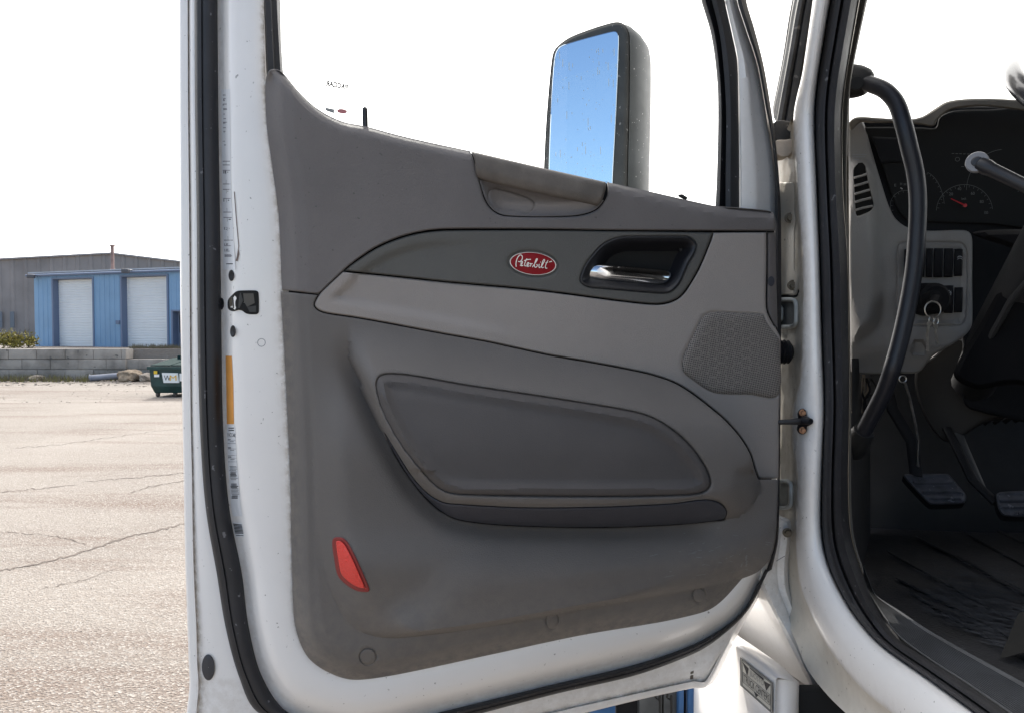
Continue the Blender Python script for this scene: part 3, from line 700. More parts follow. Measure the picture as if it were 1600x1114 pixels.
# outer skin panel behind the trim, full thickness of the door
sk = MB(); bo = [(288,TE)] + [(288, 600), (300, 1040), (318, 1225), (560, 1232), (740, 1150), (1100, 1062), (1140, 985), (1205, 870), (1216, 700), (1213, 335), (1120, 326), (940, 296), (735, 250), (570, 212), (470, 165), (440, 120), (436,TE)]
sk.add([onD(x, y, -.12) for x, y in bo], [list(range(len(bo)))]); sk.build('outer_skin', M_white, door, smooth=False)
bk = MB(); bo = [(425,120),(450,300),(452,600),(470,950),(560,1045),(1100,940),(1195,870),(1210,700),(1210,336),(1114,325),(1015,303),(948,287),(849,267),(736,240),(626,216),(570,202),(513,185),(468,150),(440,117)]
bk.add([onD(x, y, -.001) for x, y in bo], [list(range(len(bo)))[::-1]]); bk.build('trim_backing', M_hole, door, smooth=False)
# ---- main seal
rs = [(sh(So, .5), -.060), (lerp_ring(So, Si, .04), -.044), (lerp_ring(So, Si, .14), -.036), (lerp_ring(So, Si, .30), -.034), (lerp_ring(So, Si, .34), -.0365), (lerp_ring(So, Si, .38), -.034),
      (lerp_ring(So, Si, .6), -.032), (lerp_ring(So, Si, .8), -.036), (lerp_ring(So, Si, .93), -.046), (lerp_ring(So, Si, 1.0), -.0555)]
vs, fs, _ = loft(rs, 300); mb = MB(); mb.add(vs, [f[::-1] for f in fs])
# right side of the same seal
Ra = [(1128,TE),(1152,0),(1166,46),(1184,101),(1196,165),(1205,214),(1211,275),(1211,330),(1211,450),(1213,560),(1214,700),(1212,840),(1196,895)]
Rb = [(1144,TE),(1166,0),(1179,46),(1193,101),(1204,165),(1211,214),(1217,275),(1220,330),(1221,450),(1220,560),(1219,700),(1216,840),(1206,889)]
rs = [(Ra, -.02), (lerp_ring(Ra, Rb, .1), -.008), (lerp_ring(Ra, Rb, .45), -.004), (lerp_ring(Ra, Rb, .55), -.006), (lerp_ring(Ra, Rb, .9), -.01), (Rb, -.05)]
vs, fs, _ = loft(rs, 200); mb.add(vs, [f[::-1] for f in fs])
mb.build('door_seal', M_rub, door, ang=60)
# ---- window frame on the hinge side
Wg = [(1050,TE),(1095,0),(1111,55),(1120,122),(1122,183),(1120,275),(1117,335)]
Wm = [(1069,TE),(1112,0),(1125,55),(1132,122),(1135,183),(1134,275),(1134,335)]
Wb = [(1100,TE),(1132,0),(1144,55),(1152,98),(1154,183),(1155,270),(1155,335)]
Wc = [(1128,TE),(1152,0),(1166,46),(1184,101),(1196,165),(1212,275),(1214,345)]
rs = [(Wg, -.05), (lerp_ring(Wg, Wm, .15), -.028), (lerp_ring(Wg, Wm, .4), -.022), (lerp_ring(Wg, Wm, .6), -.03), (lerp_ring(Wg, Wm, .95), -.034), (Wm, -.016), (lerp_ring(Wm, Wb, .35), -.010), (lerp_ring(Wm, Wb, .8), -.012), (Wb, -.022)]
vs, fs, _ = loft(rs, 200); mb = MB(); mb.add(vs, [f[::-1] for f in fs]); mb.build('window_channel', M_rub, door, ang=45); mb = MB()
La = [(407,TE),(412,0),(416,107),(417,125)]; Lb = [(432,TE),(436,0),(442,107),(444,125)]
rs = [(La, -.012), (lerp_ring(La, Lb, .1), -.004), (lerp_ring(La, Lb, .45), -.006), (lerp_ring(La, Lb, .55), -.014), (lerp_ring(La, Lb, .85), -.018), (Lb, -.05)]
vs, fs, _ = loft(rs, 60); mb.add(vs, [f[::-1] for f in fs])
mb.build('window_channel', M_rub, door, ang=45)
rs = [(Wb, -.026), (lerp_ring(Wb, Wc, .06), -.017), (lerp_ring(Wb, Wc, .35), -.012), (lerp_ring(Wb, Wc, .5), -.018), (lerp_ring(Wb, Wc, .62), -.030), (lerp_ring(Wb, Wc, .95), -.036), (Wc, -.05), (sh(Wc, 4), -.12)]
vs, fs, _ = loft(rs, 200); mb = MB(); mb.add(vs, [f[::-1] for f in fs], 0, 0.06)
mb.build('window_frame', M_white, door, ang=60)
# ---- glass
sill = [(423,112),(438,112),(449,123),(468,146),(490,167),(513,182),(539,193),(570,199),(626,214),(683,227),(735,238),(849,265),(945,285),(1015,301),(1114,324),(1125,327)]
gp = [(430,TE)] + [(438, 60)] + [(x, y+8) for x, y in sill[1:]] + [(1125,300),(1126,183),(1124,122),(1115,55),(1100,0),(1056,TE)]
mb = MB(); mb.add([onD(x, y, -.040) for x, y in gp], [list(range(len(gp)))[::-1]])
for _ in range(16):
    x, y = random.gauss(722, 10) if random.random() < .7 else random.gauss(760, 18), random.uniform(125, 190); r = random.uniform(.3, .8)
    mb.add([onD(a, b, -.0386) for a, b in ellipse(x, y, r*random.uniform(1, 3), r, random.random(), 8)], [list(range(8))], 1)
wg = mb.build('window_glass', [M_glass, mat('dirt_speck', (.25,.25,.24), .8)], door, smooth=False)
mb = MB(); pg = lambda x, y: onD(x, y, -.0385)
lettering(mb, 'PACCAR', ((544,133),(509.5,125.5),(508.5,135),(543,141.5)), pg, 0, .05)
stk = [mat('sticker_grey', (.02,.02,.02), .6), mat('sticker_red', (.60,.22,.22), .6), mat('sticker_pale', (.38,.38,.36), .6)]
mb.build('glass_sticker', stk, wg, smooth=False); mb = MB()
def ell(mb, c, a, b, rot, proj, mi, ring=None):
    e1 = ellipse(*c, a, b, rot); mb.add([proj(x, y) for x, y in e1], [list(range(len(e1)))], mi)
ell(mb, (534.5,174.5), 8, 3.6, .12, pg, 1)
mb.build('glass_sticker', stk, wg, smooth=False); mb = MB()
mb.add([pg(x, y) for x, y in ((508,168.5),(522.5,171.5),(522,178),(509,173.5))], [[0,1,2,3]], 2)
mb.build('glass_sticker', stk, wg, smooth=False)
# lock button
mb = MB(); c0 = onD(571, 205, .002); c1 = onD(570, 168, .002)
mb.tube([c0, c0*.3+c1*.7, c1*.93+c0*.07, c1], [.0042,.0042,.0040,.0018], 14); mb.build('lock_button', M_cup, door)
# ---- heights of the trim
LB_ = cr([(414,130),(416,195),(426,270),(435,340),(438,455),(444,560),(448,643),(453,759),(456,916),(461,980),(478,1023),(508,1048),(551,1062),(620,1054),(766,1023),(906,993),(1037,971),(1103,955),(1129,938),(1160,906)], False, 6)
kick = cr([(492,560),(489,640),(490,720),(494,790),(500,853),(508,890),(521,929),(542,967),(576,990),(620,996),(687,989),(775,976),(906,952),(1081,921),(1150,906),(1185,893),(1235,860),(1300,700),(1100,540),(760,540),(560,545)], True, 6)
arm = cr([(547,538),(548,556),(555,578),(570,612),(598,674),(637,742),(661,772),(693,800),(716,811),(756,817),(815,821),(942,823),(1070,818),(1121,812),(1160,800),(1183,772),(1190,740),(1240,700),(1200,560),(1000,480),(700,420),(560,440)], True, 6)
padc = [(588,604),(592,589),(607,584),(645,587),(730,602),(857,621),(985,642),(1027,656),(1070,687),(1100,725),(1110,752),(1102,766),(1078,772),(942,775),(730,772),(690,764),(658,733),(624,689),(598,640)]
pad = cr(padc, True, 5)
def h_trim(V):
    d = dist(V, LB_, False); x, y = V[:, 0], V[:, 1]
    h = .003 + .026*sm(d/30) + .004*sm((d-34)/8)
    dk = np.maximum(sdist(V, kick), 0)
    low = sm((y-850-110*sm((760-x)/220))/90)
    wdt = 54 - 46*low
    h += (.030 + .018*low)*(.55*sm(dk/wdt) + .45*np.sqrt(1-(1-np.clip(dk/wdt, 0, 1))**2))*sm((y-560)/160)
    da = np.maximum(sdist(V, arm), 0)
    wr = np.where(y > 735, 46, 30)
    prof = np.sqrt(1-(1-np.clip(da/wr, 0, 1))**2)*.75 + .25*sm(da/wr)
    ra = sm((y-(500+.10*(x-560)))/120); h += .062*prof*ra
    dn = np.maximum(-sdist(V, arm), 0); h -= .020*np.exp(-(dn/20)**2)*ra*sm((1140-x)/60)*(dn > 0)
    # gentle belly of the kick panel below the armrest
    h += .014*np.exp(-((y-885)/45)**2)*sm(dk/60)
    return h
def h_lower(V):
    h = h_trim(V); dp = sdist(V, pad)
    h -= .0035*np.exp(-(dp/2.4)**2)
    h += .0025*np.exp(-((dp-9)/4)**2)
    h -= .0065*sm((dp-12)/12)
    for c, rx, ry in CAPS:
        k = np.hypot((V[:, 0]-c[0])/rx, (V[:, 1]-c[1])/ry); h -= .003*np.exp(-((k-1)*rx/1.4)**2)
    dl = dist(V, STR, False); h -= .004*np.exp(-(dl/2.0)**2)
    return h
CAPS = [((575,1025), 13, 13), ((863,969), 10, 13), ((1092,929), 10, 11)]
strp = [(657,762),(672,774),(700,784),(815,790),(942,789),(1049,784),(1087,779),(1108,778),(1127,785),(1137,799),(1131,811)]
STR = cr(strp, False, 5)
ledge = [(560,985),(590,994),(620,996),(687,989),(775,976),(906,952),(1081,921),(1150,906)]
ledge = [(x, y-3.5) for x, y in ledge]
lines = [((ledge, False), 4.0), ((padc, True), 2.6), ((strp, False), 2.4)] + [((ellipse(*c, a, b, 0, 20), True), 2.0) for c, a, b in CAPS]
seamL = [(1185,748),(1180,734),(1172,708),(1156,682),(1133,656),(1107,634),(1078,612),(1052,597),(1020,586),(985,578),(921,566),(857,555),(792,541),(760,534),(677,519),(598,504),(558,497),(511,490),(497,485),(491,477),(495,466),(503,455),(535,425)]
low = [(438,455),(438,455),(444,560),(448,643),(453,759),(456,916),(461,980),(478,1023),(508,1048),(551,1062),(620,1054),(766,1023),(906,993),(1037,971),(1103,955),(1129,938),(1160,904),(1160,904),(1185,893),(1203,872),(1212,840),(1215,800),(1217,748),(1217,748),(1185,748),(1185,748)] + seamL[1:21] + [(498,461),(498,461),(480,459)]
mb_dirt = lambda V: np.clip(.5*sm((1-dist(V, LB_, False)/26)) * (1+0*V[:, 0]) + .22*sm((V[:, 1]-860)/120) + .25*np.exp(-((V[:,0]-1130)/90)**2-((V[:,1]-880)/30)**2), 0, 1)
astrip = [(600,674),(620,706),(643,742),(662,764),(680,778),(700,785.5),(815,792),(942,791),(1049,786),(1087,781),(1108,780),(1127,786),(1136,799),(1131,811),(1121,813),(1070,818.5),(942,823.5),(815,821.5),(756,817.5),(716,811.5),(693,801),(673,786),(653,764),(634,738),(615,706)]  # armrest strip; its dark colour also paints shade up the left crease
v, f, d = patch(low, h_lower, onD, sp=6, lines=lines[:2] + lines[3:], holes=[padc, astrip], dirtf=mb_dirt, edge=2.0, drop=.0032)
mb = MB(); mb.add(v, f, 0, d); LT = BVHTree.FromPolygons(mb.v, mb.f)
for _ in range(40):
    x, y = random.gauss(1110, 50), random.gauss(868, 18); L = random.uniform(2, 16); a = random.uniform(-.6, .2)
    if _ > 34: x, y, L, a = random.gauss(1164, 4), random.gauss(875, 8), 5, -1.2
    ribbon(mb, LT, [(x, y), (x+L*.5*math.cos(a), y+L*.5*math.sin(a)), (x+L*math.cos(a), y+L*math.sin(a))], random.uniform(.4, 1.2) if _ < 35 else 2.2, 1, .0006)
P_low = mb.build('lower_trim', [M_lower, mat('scuff', (.20,.20,.20), .8)], door)
panel('pocket_pad', padc, h_lower, onD, M_pad, door, sp=6, edge=2.0, drop=.0032, gap=0, lines=[((offset(pad, 18)[::3], True), 6)])
panel('armrest', astrip, h_lower, onD, M_arm, door, sp=5, edge=2.2, drop=.004, gap=.6)
# ---- upper trim
rec = [(736,236),(741,252),(750,285),(758,313),(770,329),(786,337),(822,339),(866,339),(905,337),(930,329),(945,313),(949,299),(947,284)]
seamU = [(1197,362),(965,361),(832,359),(702,359),(664,362),(626,371),(588,387),(551,412),(524,436),(498,461)]
up = [(414,135),(416,118),(422,109),(431,108),(439,111),(449,121),(468,144),(490,165),(513,180),(539,191),(570,197),(626,212),(683,225),(735,236),(735,236)] + rec[1:] + [(947,284),(1015,299),(1114,321),(1150,324),(1195,328),(1208,332),(1212,345),(1212,362),(1212,362)] + seamU + [(498,461),(480,459),(440,454),(440,454),(435,340),(426,270),(416,195)]
sillc = cr([(430,110),(449,123),(468,146),(490,167),(513,182),(539,193),(570,199),(626,214),(683,227),(735,238),(849,265),(945,285),(1015,301),(1114,323),(1205,333)], False, 6)
def h_upper(V):
    h = h_trim(V); d = dist(V, sillc, False); h -= .022*(1-np.clip(d/12, 0, 1))**2
    return h
panel('upper_trim', up, h_upper, onD, M_upper, door, sp=8, edge=2.6, lines=[(([(x+dx, y+8) for x, y in [(452,123),(468,146),(490,167),(513,182),(539,193),(570,199),(626,214),(683,227),(728,237)] for dx in (0,)], False), 4.5)])
# pull handle: bar and pocket
bar = [(735,236),(735,236),(849,262.5),(947,284.5),(947,284.5),(947,295),(942,312),(934,322),(925,321),(866,309),(799,294),(746,279),(741,252)]
barc = cr([(742,258),(799,272),(866,288),(940,304)], False, 6)
def h_bar(V):
    d = dist(V, barc, False); s = (V[:, 1] - np.interp(V[:, 0], barc[:, 0], barc[:, 1]))
    return .036 + .007*np.cos(np.clip(s/24, -1.35, 1.35)) - .006*sm((s-4)/22) - .010*sm((-s-14)/12)
panel('grab_pull', bar, h_bar, onD, M_worn, door, sp=4, edge=3.5, drop=.010)
pk_ = [(746,270),(799,287),(866,302),(934,315),(946,300),(948,300),(945,313),(932,328),(905,337),(866,339),(822,339),(786,337),(770,329),(758,313),(750,285)]
pk_ = [(743,262),(799,280),(866,296),(940,312),(944,314),(930,329),(905,337),(866,339.5),(822,339.5),(786,337),(770,329),(758,313),(749,285)]
cap = [(766,298),(775,296),(800,302),(819,308),(832,315),(835,324),(826,333),(805,331),(776,326),(765,317),(763,306)]
capp = cr(cap, True, 4)
lowp = cr([(749,285),(758,313),(770,329),(786,337),(822,339.5),(866,339.5),(905,337),(930,329),(944,314)], False, 5)
def h_pock(V):
    d = dist(V, lowp, False); h = .030 - .026*sm(d/24); return h - .003*np.exp(-(sdist(V, capp)/1.5)**2)
panel('pull_pocket', pk_, h_pock, onD, M_upper, door, sp=4, lines=[((cap, True), 1.8)], edge=1.5, drop=.002)
# ---- bands
db = [(536,424),(536,424),(551,412),(588,388),(626,372),(664,363),(702,360),(832,359.5),(965,361),(1114,363),(1114,363),(1112,372),(1107,385),(1091,422),(1071,455),(1060,466),(1048,472),(1031,475.5),(1011,475),(965,470),(832,453),(700,441),(615,432)]
cup = [(907,435),(913,418),(923,403),(940,384),(956,375),(976,370.5),(1019,370),(1070,370),(1081,374),(1088,383),(1085,396),(1075,413),(1062,442),(1048,456),(1034,458),(1005,456),(947,451),(919,448),(909,442)]
ring2 = ellipse(832.8,412.4,40.5,21.5,.1,28)
leftL = cr([(505,462),(536,424),(588,388),(640,368),(702,360),(900,360)], False, 5)
def h_band(V):
    h = .032 + 0*V[:, 0]; d = dist(V, leftL, False); h += -.006*sm((d-13)/13)*(1-sm((V[:, 0]-600)/200))
    d2 = dist(V, topL, False); h -= 0
    k = sdist(V, np.array(ring2)); h -= .0035*sm((k+1)/3)
    return h
topL = cr([(536,424),(700,441),(1011,475)], False, 6)
BAND = panel('accent_band', db, h_band, onD, M_band, door, sp=5, holes=[cup], lines=[((ring2, True), 1.6)], edge=2.4)
lb = [(536,424.5),(536,424.5),(615,432.5),(700,441.5),(832,453.5),(965,470.5),(1011,475.5),(1031,476),(1048,472.5),(1060,466.5),(1071,455.5),(1091,422.5),(1107,385.5),(1112,372),(1114,363.5),(1114,363.5),(1150,363),(1198,363),(1198,363),(1198,420),(1197,470),(1199,488),(1207,505),(1216,519),(1220,530),(1219,620),(1217,748),(1217,748),(1185,748),(1185,748)] + seamL[1:]
spk = [(1064,570),(1066,557),(1085,517),(1096,497),(1106,489),(1117,487),(1149,488),(1192,491),(1197,500),(1204,511),(1218,529),(1219,540),(1217,617),(1170,617),(1127,616),(1107,611),(1086,597),(1068,583)]
inL = cr([(1040,600),(900,560),(760,531),(600,501),(500,482),(496,474),(503,458),(535,426)], False, 5)
def h_light(V):
    d = dist(V, inL, False); x = V[:, 0]
    h = .033 - .008*sm((d-13)/14)*(1-sm((x-600)/300)); h -= .002*sm((sdist(V, spkc)+2)/3)
    # carry on the curve of the armrest at its lower right end
    return h
spkc = cr(spk, True, 5)
LIGHT = panel('light_band', lb, h_light, onD, M_light, door, sp=5, lines=[((spk, True), 1.5)], edge=2.4)
# end cap with a screw cover
ec = [(1198,363),(1198,363),(1212,363),(1212,363),(1214,440),(1216,515),(1216,518),(1207,505),(1199,488),(1197,470),(1198,420)]
mb_ = MB(); v, f, d = patch(ec, lambda V: .026 + 0*V[:, 0] - .010*sm((V[:, 0]-1203)/12), onD, sp=5, lines=[((ellipse(1204.5,440,6,8.5,0,16), True), 1)], edge=1.6)
mb_.add(v, f); E1 = mb_.build('end_cap', M_upper, door)
mb_ = MB(); mb_.disc(onD(1204.5, 440, .0255), DN, .0062, .0015, 20, 0, ry=.0085); mb_.build('screw_cover', M_arm, door)
# speaker grille
def h_spk(V): return .034 + .003*sm(sdist(V, spkc)/10)
m = M_grille; t = m.node_tree; b = t.nodes['Principled BSDF']
uvn = t.nodes.new('ShaderNodeTexCoord'); rot = t.nodes.new('ShaderNodeMapping'); rot.inputs['Rotation'].default_value = (0, R(10), 0); t.links.new(uvn.outputs['Object'], rot.inputs['Vector'])
vo = t.nodes.new('ShaderNodeTexVoronoi'); vo.voronoi_dimensions = '2D'; vo.inputs['Scale'].default_value = 330; vo.inputs['Randomness'].default_value = .12
sx = t.nodes.new('ShaderNodeSeparateXYZ'); cx = t.nodes.new('ShaderNodeCombineXYZ'); t.links.new(rot.outputs[0], sx.inputs[0]); t.links.new(sx.outputs['X'], cx.inputs['X']); t.links.new(sx.outputs['Z'], cx.inputs['Y']); t.links.new(cx.outputs[0], vo.inputs['Vector'])
mrn = t.nodes.new('ShaderNodeMapRange'); mrn.inputs['From Min'].default_value = .28; mrn.inputs['From Max'].default_value = .42; t.links.new(vo.outputs['Distance'], mrn.inputs['Value'])
mxn = t.nodes.new('ShaderNodeMix'); mxn.data_type = 'RGBA'; mxn.inputs['A'].default_value = (.012,.011,.010,1); mxn.inputs['B'].default_value = (.26,.232,.21,1); t.links.new(mrn.outputs['Result'], mxn.inputs['Factor']); t.links.new(mxn.outputs['Result'], b.inputs['Base Color'])
mb = MB(); v, f, d = patch(spk, h_spk, onD, sp=6, edge=2.2); mb.add(v, f)
tmp = MB(); tmp.add(v, f); tb = BVHTree.FromPolygons(tmp.v, tmp.f)
r_ = 8.6
for i in range(-6, 9):
    for j in range(-8, 9):
        cx_, cy_ = 1140 + i*r_*1.5, 552 + (j + .5*(i % 2))*r_*1.732
        if math.hypot((cx_-1135)/52, (cy_-550)/60) > 1: continue
        if sdist(np.array([[cx_, cy_]]), spkc)[0] < 9: continue
        hx = [(cx_ + r_*math.cos(k*math.pi/3)*.97, cy_ + r_*math.sin(k*math.pi/3)*.97) for k in range(6)]
        ribbon(mb, tb, hx, .9, 1, .0004, True)
mb.build('speaker_grille', [M_grille, M_hexline], door)
# ---- door handle in its cup
cupc = cr(cup, True, 4)
def h_cup(V):
    s = sdist(V, cupc); return .034 - .034*sm((s-1)/26) - .012*sm((s-10)/40)
panel('handle_cup', cup, h_cup, onD, M_cup, door, sp=5, edge=3, drop=.002, gap=-.8)
hd = [(916,432),(920,424),(927,414),(933,412.5),(962,415),(991,417),(1034,421),(1046,424),(1050,430),(1046,438),(1034,446),(1015,448),(976,443),(944,439.5),(921,437)]
hdc = cr(hd, True, 4)
def h_hd(V):
    ym = 424.5 + (V[:, 0]-925)*.085; return .0265 - .007*((V[:, 1]-ym)/15)**2 - .006*((V[:, 0]-985)/65)**4
mb = MB(); v, f, d = patch(hd, h_hd, onD, sp=3, edge=1.6, drop=.004, gap=0); mb.add(v, f); mb.build('door_handle', M_chrome, door)
mb = MB(); mb.tube([onD(930, 428, -.01), onD(930, 428, .02)], .006, 12); mb.build('handle_pivot', M_steel, door)
# ---- maker's oval badge
BV = bvh_of(BAND); mb = MB(); ecx, ecy, era, erb, ero = 832.8, 412.4, 36.6, 17.6, .105
n = 48; vs = []
for k_, hh in ((1.0, .027), (1.0, .0315), (.99, .0325), (.965, .0325), (.955, .0315), (.6, .0325), (.01, .0328)):
    vs += [onD(x, y, hh) for x, y in ellipse(ecx, ecy, era*k_, erb*k_, ero, n)]
for r in range(6): mb.add([], []) 
fs = [[r*n+i, (r+1)*n+i, (r+1)*n+(i+1) % n, r*n+(i+1) % n] for r in range(6) for i in range(n)]
mi = [0 if r >= 4 else 1 for r in range(6) for i in range(n)]
mb.add(vs, fs); mb.m = mi[:]
strokes = [[(370,660),(364,600),(378,520),(408,450),(450,405),(488,412),(505,455),(490,512),(450,550),(412,542)],
 [(455,640),(490,600),(510,565),(500,540),(480,562),(475,612),(492,642),(522,622)], [(605,480),(575,540),(552,610),(558,640),(592,640)], [(540,530),(615,505),(690,500)],
 [(600,655),(635,605),(645,570),(622,572),(604,620),(622,656),(655,635)], [(660,600),(690,590),(684,635),(672,658)], [(678,640),(700,600),(728,592)],
 [(720,668),(770,600),(815,530),(832,492),(812,488),(782,560),(765,630),(782,670),(815,662),(832,625),(808,608)], [(872,600),(863,650),(876,682),(898,660)], [(898,552),(902,566)],
 [(908,672),(950,600),(985,535),(985,503),(965,510),(935,580),(920,650),(940,684),(965,668)], [(1062,518),(1020,600),(1003,660),(1012,692),(1045,690)], [(1010,575),(1060,560)], [(1088,556),(1150,540)]]
for st in strokes:
    q = cr([(780 + x*.0718, 370 + y*.0718) for x, y in st], False, 1.0)
    t_ = np.gradient(q, axis=0); t_ /= np.maximum(np.linalg.norm(t_, axis=1), 1e-9)[:, None]; nn = np.c_[-t_[:, 1], t_[:, 0]]*.62; k = len(q)
    mb.add([onD(*(p + e), .0336) for p, e in zip(q, nn)] + [onD(*(p - e), .0336) for p, e in zip(q, nn)], [[i, i+1, k+i+1, k+i] for i in range(k-1)], 1)
mb.build('oval_badge', [M_red, M_silver], door)
# ---- red reflector
rf_ = [(518,848),(521,839),(534,838),(544,846),(555,866),(567,892),(578,919),(576,925),(559,924),(542,915),(527,899),(521,872)]
rfc = cr(rf_, True, 4); cen = rfc.mean(0); hR = lambda V: h_trim(V) + .003
mb = MB(); v, f, d = patch(rf_, lambda V: hR(V) - .0015*sm(sdist(V, rfc)/6), onD, sp=5, edge=1.6, drop=.004); mb.add(v, f); rl = mb.build('reflector', M_lensd, door)
ins = offset(rfc, 7.0)
mb = MB(); v, f, d = patch(ins, lambda V: hR(V) + .0010, onD, sp=5, edge=1.0, drop=.002, gap=0, pre=True); mb.add(v, f); mb.build('reflector_lens', M_lens, rl)
# ---- things on the latch face of the shell
def shellpoly(name, pts, m, parent=door, off=.0012, step=4, bowl=0):
    mb = MB(); q = cr(pts, True, step); c = q.mean(0); n = len(q); vs = []
    for k_, o_ in ((1.0, off), (.9, off+.0007), (.5, off+.0004), (.02, off+.0002)): vs += [surf(SH, *(c+(p-c)*k_), o_) for p in q]
    mb.add(vs, [[r*n+i, r*n+(i+1) % n, (r+1)*n+(i+1) % n, (r+1)*n+i] for r in range(3) for i in range(n)]); return mb.build(name, m, parent)
lp = [(356,482),(356,470),(362,462),(369,456),(376,454.5),(400,454.5),(404,458),(404.5,488),(401,491.5),(386,491),(378,486),(372,485),(366,487),(360,486)]
la = shellpoly('latch', lp, M_hole)
mb = MB()
for pts, m2 in (([(362,462),(376,458),(380,470),(374,482),(364,482)], 0), ([(380,459),(396,459),(398,474),(386,480),(381,472)], 1), ([(386,480),(400,478),(400,488),(390,488)], 0), ([(358,466),(362,464),(363,478),(359,480)], 2)):
    decal(mb, SH, pts, m2, .0024)
mb.build('latch_claw', [mat('latch_dark', (.03,.028,.026), .5), mat('latch_grease', (.07,.062,.05), .5), M_bolt], la, smooth=False)
for c, a, b_ in (((361.5,431), 4.6, 8.8), ((363.8,518), 4.4, 9.2), ((345.8,475), 4.2, 9.5)):
    mb = MB(); q = ellipse(*c, a, b_, 0, 18); cc = surf(SH, *c, .004)
    mb.add([surf(SH, x, y, .001) for x, y in q] + [surf(SH, c[0]+(x-c[0])*.8, c[1]+(y-c[1])*.8, .0045) for x, y in q] + [surf(SH, c[0]+(x-c[0])*.4, c[1]+(y-c[1])*.4, .0022) for x, y in q] + [surf(SH, *c, .0015)],
           [[i, (i+1) % 18, 18+(i+1) % 18, 18+i] for i in range(18)] + [[18+i, 18+(i+1) % 18, 36+(i+1) % 18, 36+i] for i in range(18)] + [[36+i, 36+(i+1) % 18, 54] for i in range(18)])
    mb.build('latch_screw', mat('dark_screw', (.05,.05,.055), .4, metal=.5, var=.4, vscale=200), door)
mb = MB(); q = ellipse(408.5,535.5,6,6,0,24); ribbon(mb, SH, q, 1.0, 0, .0006, True); mb.build('plug', M_inkg, door, smooth=False)
mb = MB(); nn = 26; q = ellipse(325.5,1042,10,20,-.02,nn); c = np.array([325.5,1042.])
vs = []
for k_, o_ in ((1.02, .0005), (1.0, .0035), (.9, .005), (.4, .0055), (.02, .0057)): vs += [surf(SH, *(c+(np.array(p)-c)*k_), o_) for p in q]
mb.add(vs, [[r*nn+i, r*nn+(i+1) % nn, (r+1)*nn+(i+1) % nn, (r+1)*nn+i] for r in range(4) for i in range(nn)]); mb.build('drain_plug', mat('plug_rubber', (.035,.037,.045), .5), door)
decal_mb = MB(); decal(decal_mb, SH, [(1079,1049),(1084,1047),(1083,1060),(1078,1061)], 0, .0008); decal_mb.build('drain_slot', mat('dirt_brown', (.12,.10,.08), .8), door, smooth=False)
# labels
def lerp_label(name, L, Rr, body, n=14):
    """L, Rr = left and right edges (top to bottom) of a strip label"""
    Lq, Rq = evenly(np.array(L, float), n), evenly(np.array(Rr, float), n); mb = MB()
    n *= 3; Lq, Rq = evenly(np.array(L, float), n), evenly(np.array(Rr, float), n); K = 6
    mb.add([surf(SH, *(a*(1-k/K)+b*k/K), .0012) for k in range(K+1) for a, b in zip(Lq, Rq)], [[k*n+i, k*n+i+1, (k+1)*n+i+1, (k+1)*n+i] for k in range(K) for i in range(n-1)], 0)
    LL, RR_ = evenly(np.array(L, float), 200), evenly(np.array(Rr, float), 200)
    def uv(u, v_): i = min(199, max(0, int(v_*199))); return LL[i]*(1-u) + RR_[i]*u
    def bar_(u0, u1, v0, v1, mi=1):
        K = 4; us = [u0+(u1-u0)*k/K for k in range(K+1)]
        mb.add([surf(SH, *uv(u, v0), .0017) for u in us] + [surf(SH, *uv(u, v1), .0017) for u in us], [[k, k+1, K+2+k, K+1+k] for k in range(K)], mi)
    body(mb, bar_, uv); return mb.build(name, [M_label, M_ink, M_inkg], door, smooth=False)
def lab1(mb, bar_, uv):
    rnd = random.Random(3)
    for v0 in np.arange(.03, .36, .0042):          # fine faded print, top
        if rnd.random() < .45: continue
        u = .12 + .1*rnd.random(); bar_(u, u + .12 + .35*rnd.random(), v0, v0+.0018, 2)
    v = .40
    while v < .83:
        bar_(.1, .92, v, v+.0022, 2); bar_(.1, .92, v+.022, v+.0242, 2); bar_(.45, .49, v, v+.022, 2)
        for k in range(3): bar_(.14, .14+.22*rnd.random()+.08, v+.004+.005*k, v+.0062+.005*k, 1)
        bar_(.6, .6+.25*rnd.random(), v+.009, v+.0125, 1); v += .052
    for k in range(16): bar_(.12, .3+.5*rnd.random(), .845+.006*k, .848+.006*k, 2)
    bar_(.1, .9, .955, .9575, 1); bar_(.1, .9, .98, .9825, 1); bar_(.2, .8, .965, .972, 1)
lerp_label('certification_label', [(346,140),(347,300),(349,422)], [(359,140),(361,300),(368,422)], lab1)
lerp_label('orange_label', [(352.5,556),(354.5,662)], [(362,556),(364.5,600),(365.5,662)], lambda *a: None, 8).data.materials.__setitem__(0, M_orange)
def lab2(mb, bar_, uv):
    rnd = random.Random(5)
    for k in range(2): bar_(.15, .85, .03+k*.022, .04+k*.022, 1)
    lettering(mb, 'PACCAR', (tuple(uv(.04, .085)), tuple(uv(.98, .095)), tuple(uv(.98, .135)), tuple(uv(.04, .128))), lambda x, y: surf(SH, x, y, .0018), 1)
    for v0, v1 in ((.165, .20), (.26, .33), (.36, .40)):
        bar_(.02, .98, v0, v0+.003, 2); bar_(.02, .98, v1, v1+.003, 2); bar_(.05, .4, v0-.014, v0-.007, 1); bar_(.3, .75, v0+.012, v0+.02, 1)
    v = .45
    while v < .80:
        if abs(v-.62) > .012: bar_(.1+.1*rnd.random(), .75+.2*rnd.random(), v, v+.0065, 1)
        v += .0145
lerp_label('plate_label', [(355,664),(356,720),(361,790),(364,806)], [(367,664),(370,720),(376,790),(379,806)], lab2)
def lab3(mb, bar_, uv):
    for k in range(7): bar_(.05, .95, .1+.1*k, .17+.1*k, 1)
    bar_(.1, .9, .88, .93, 1)
lerp_label('barcode_label', [(363,815),(368,838)], [(378,817),(382,838)], lab3, 5)
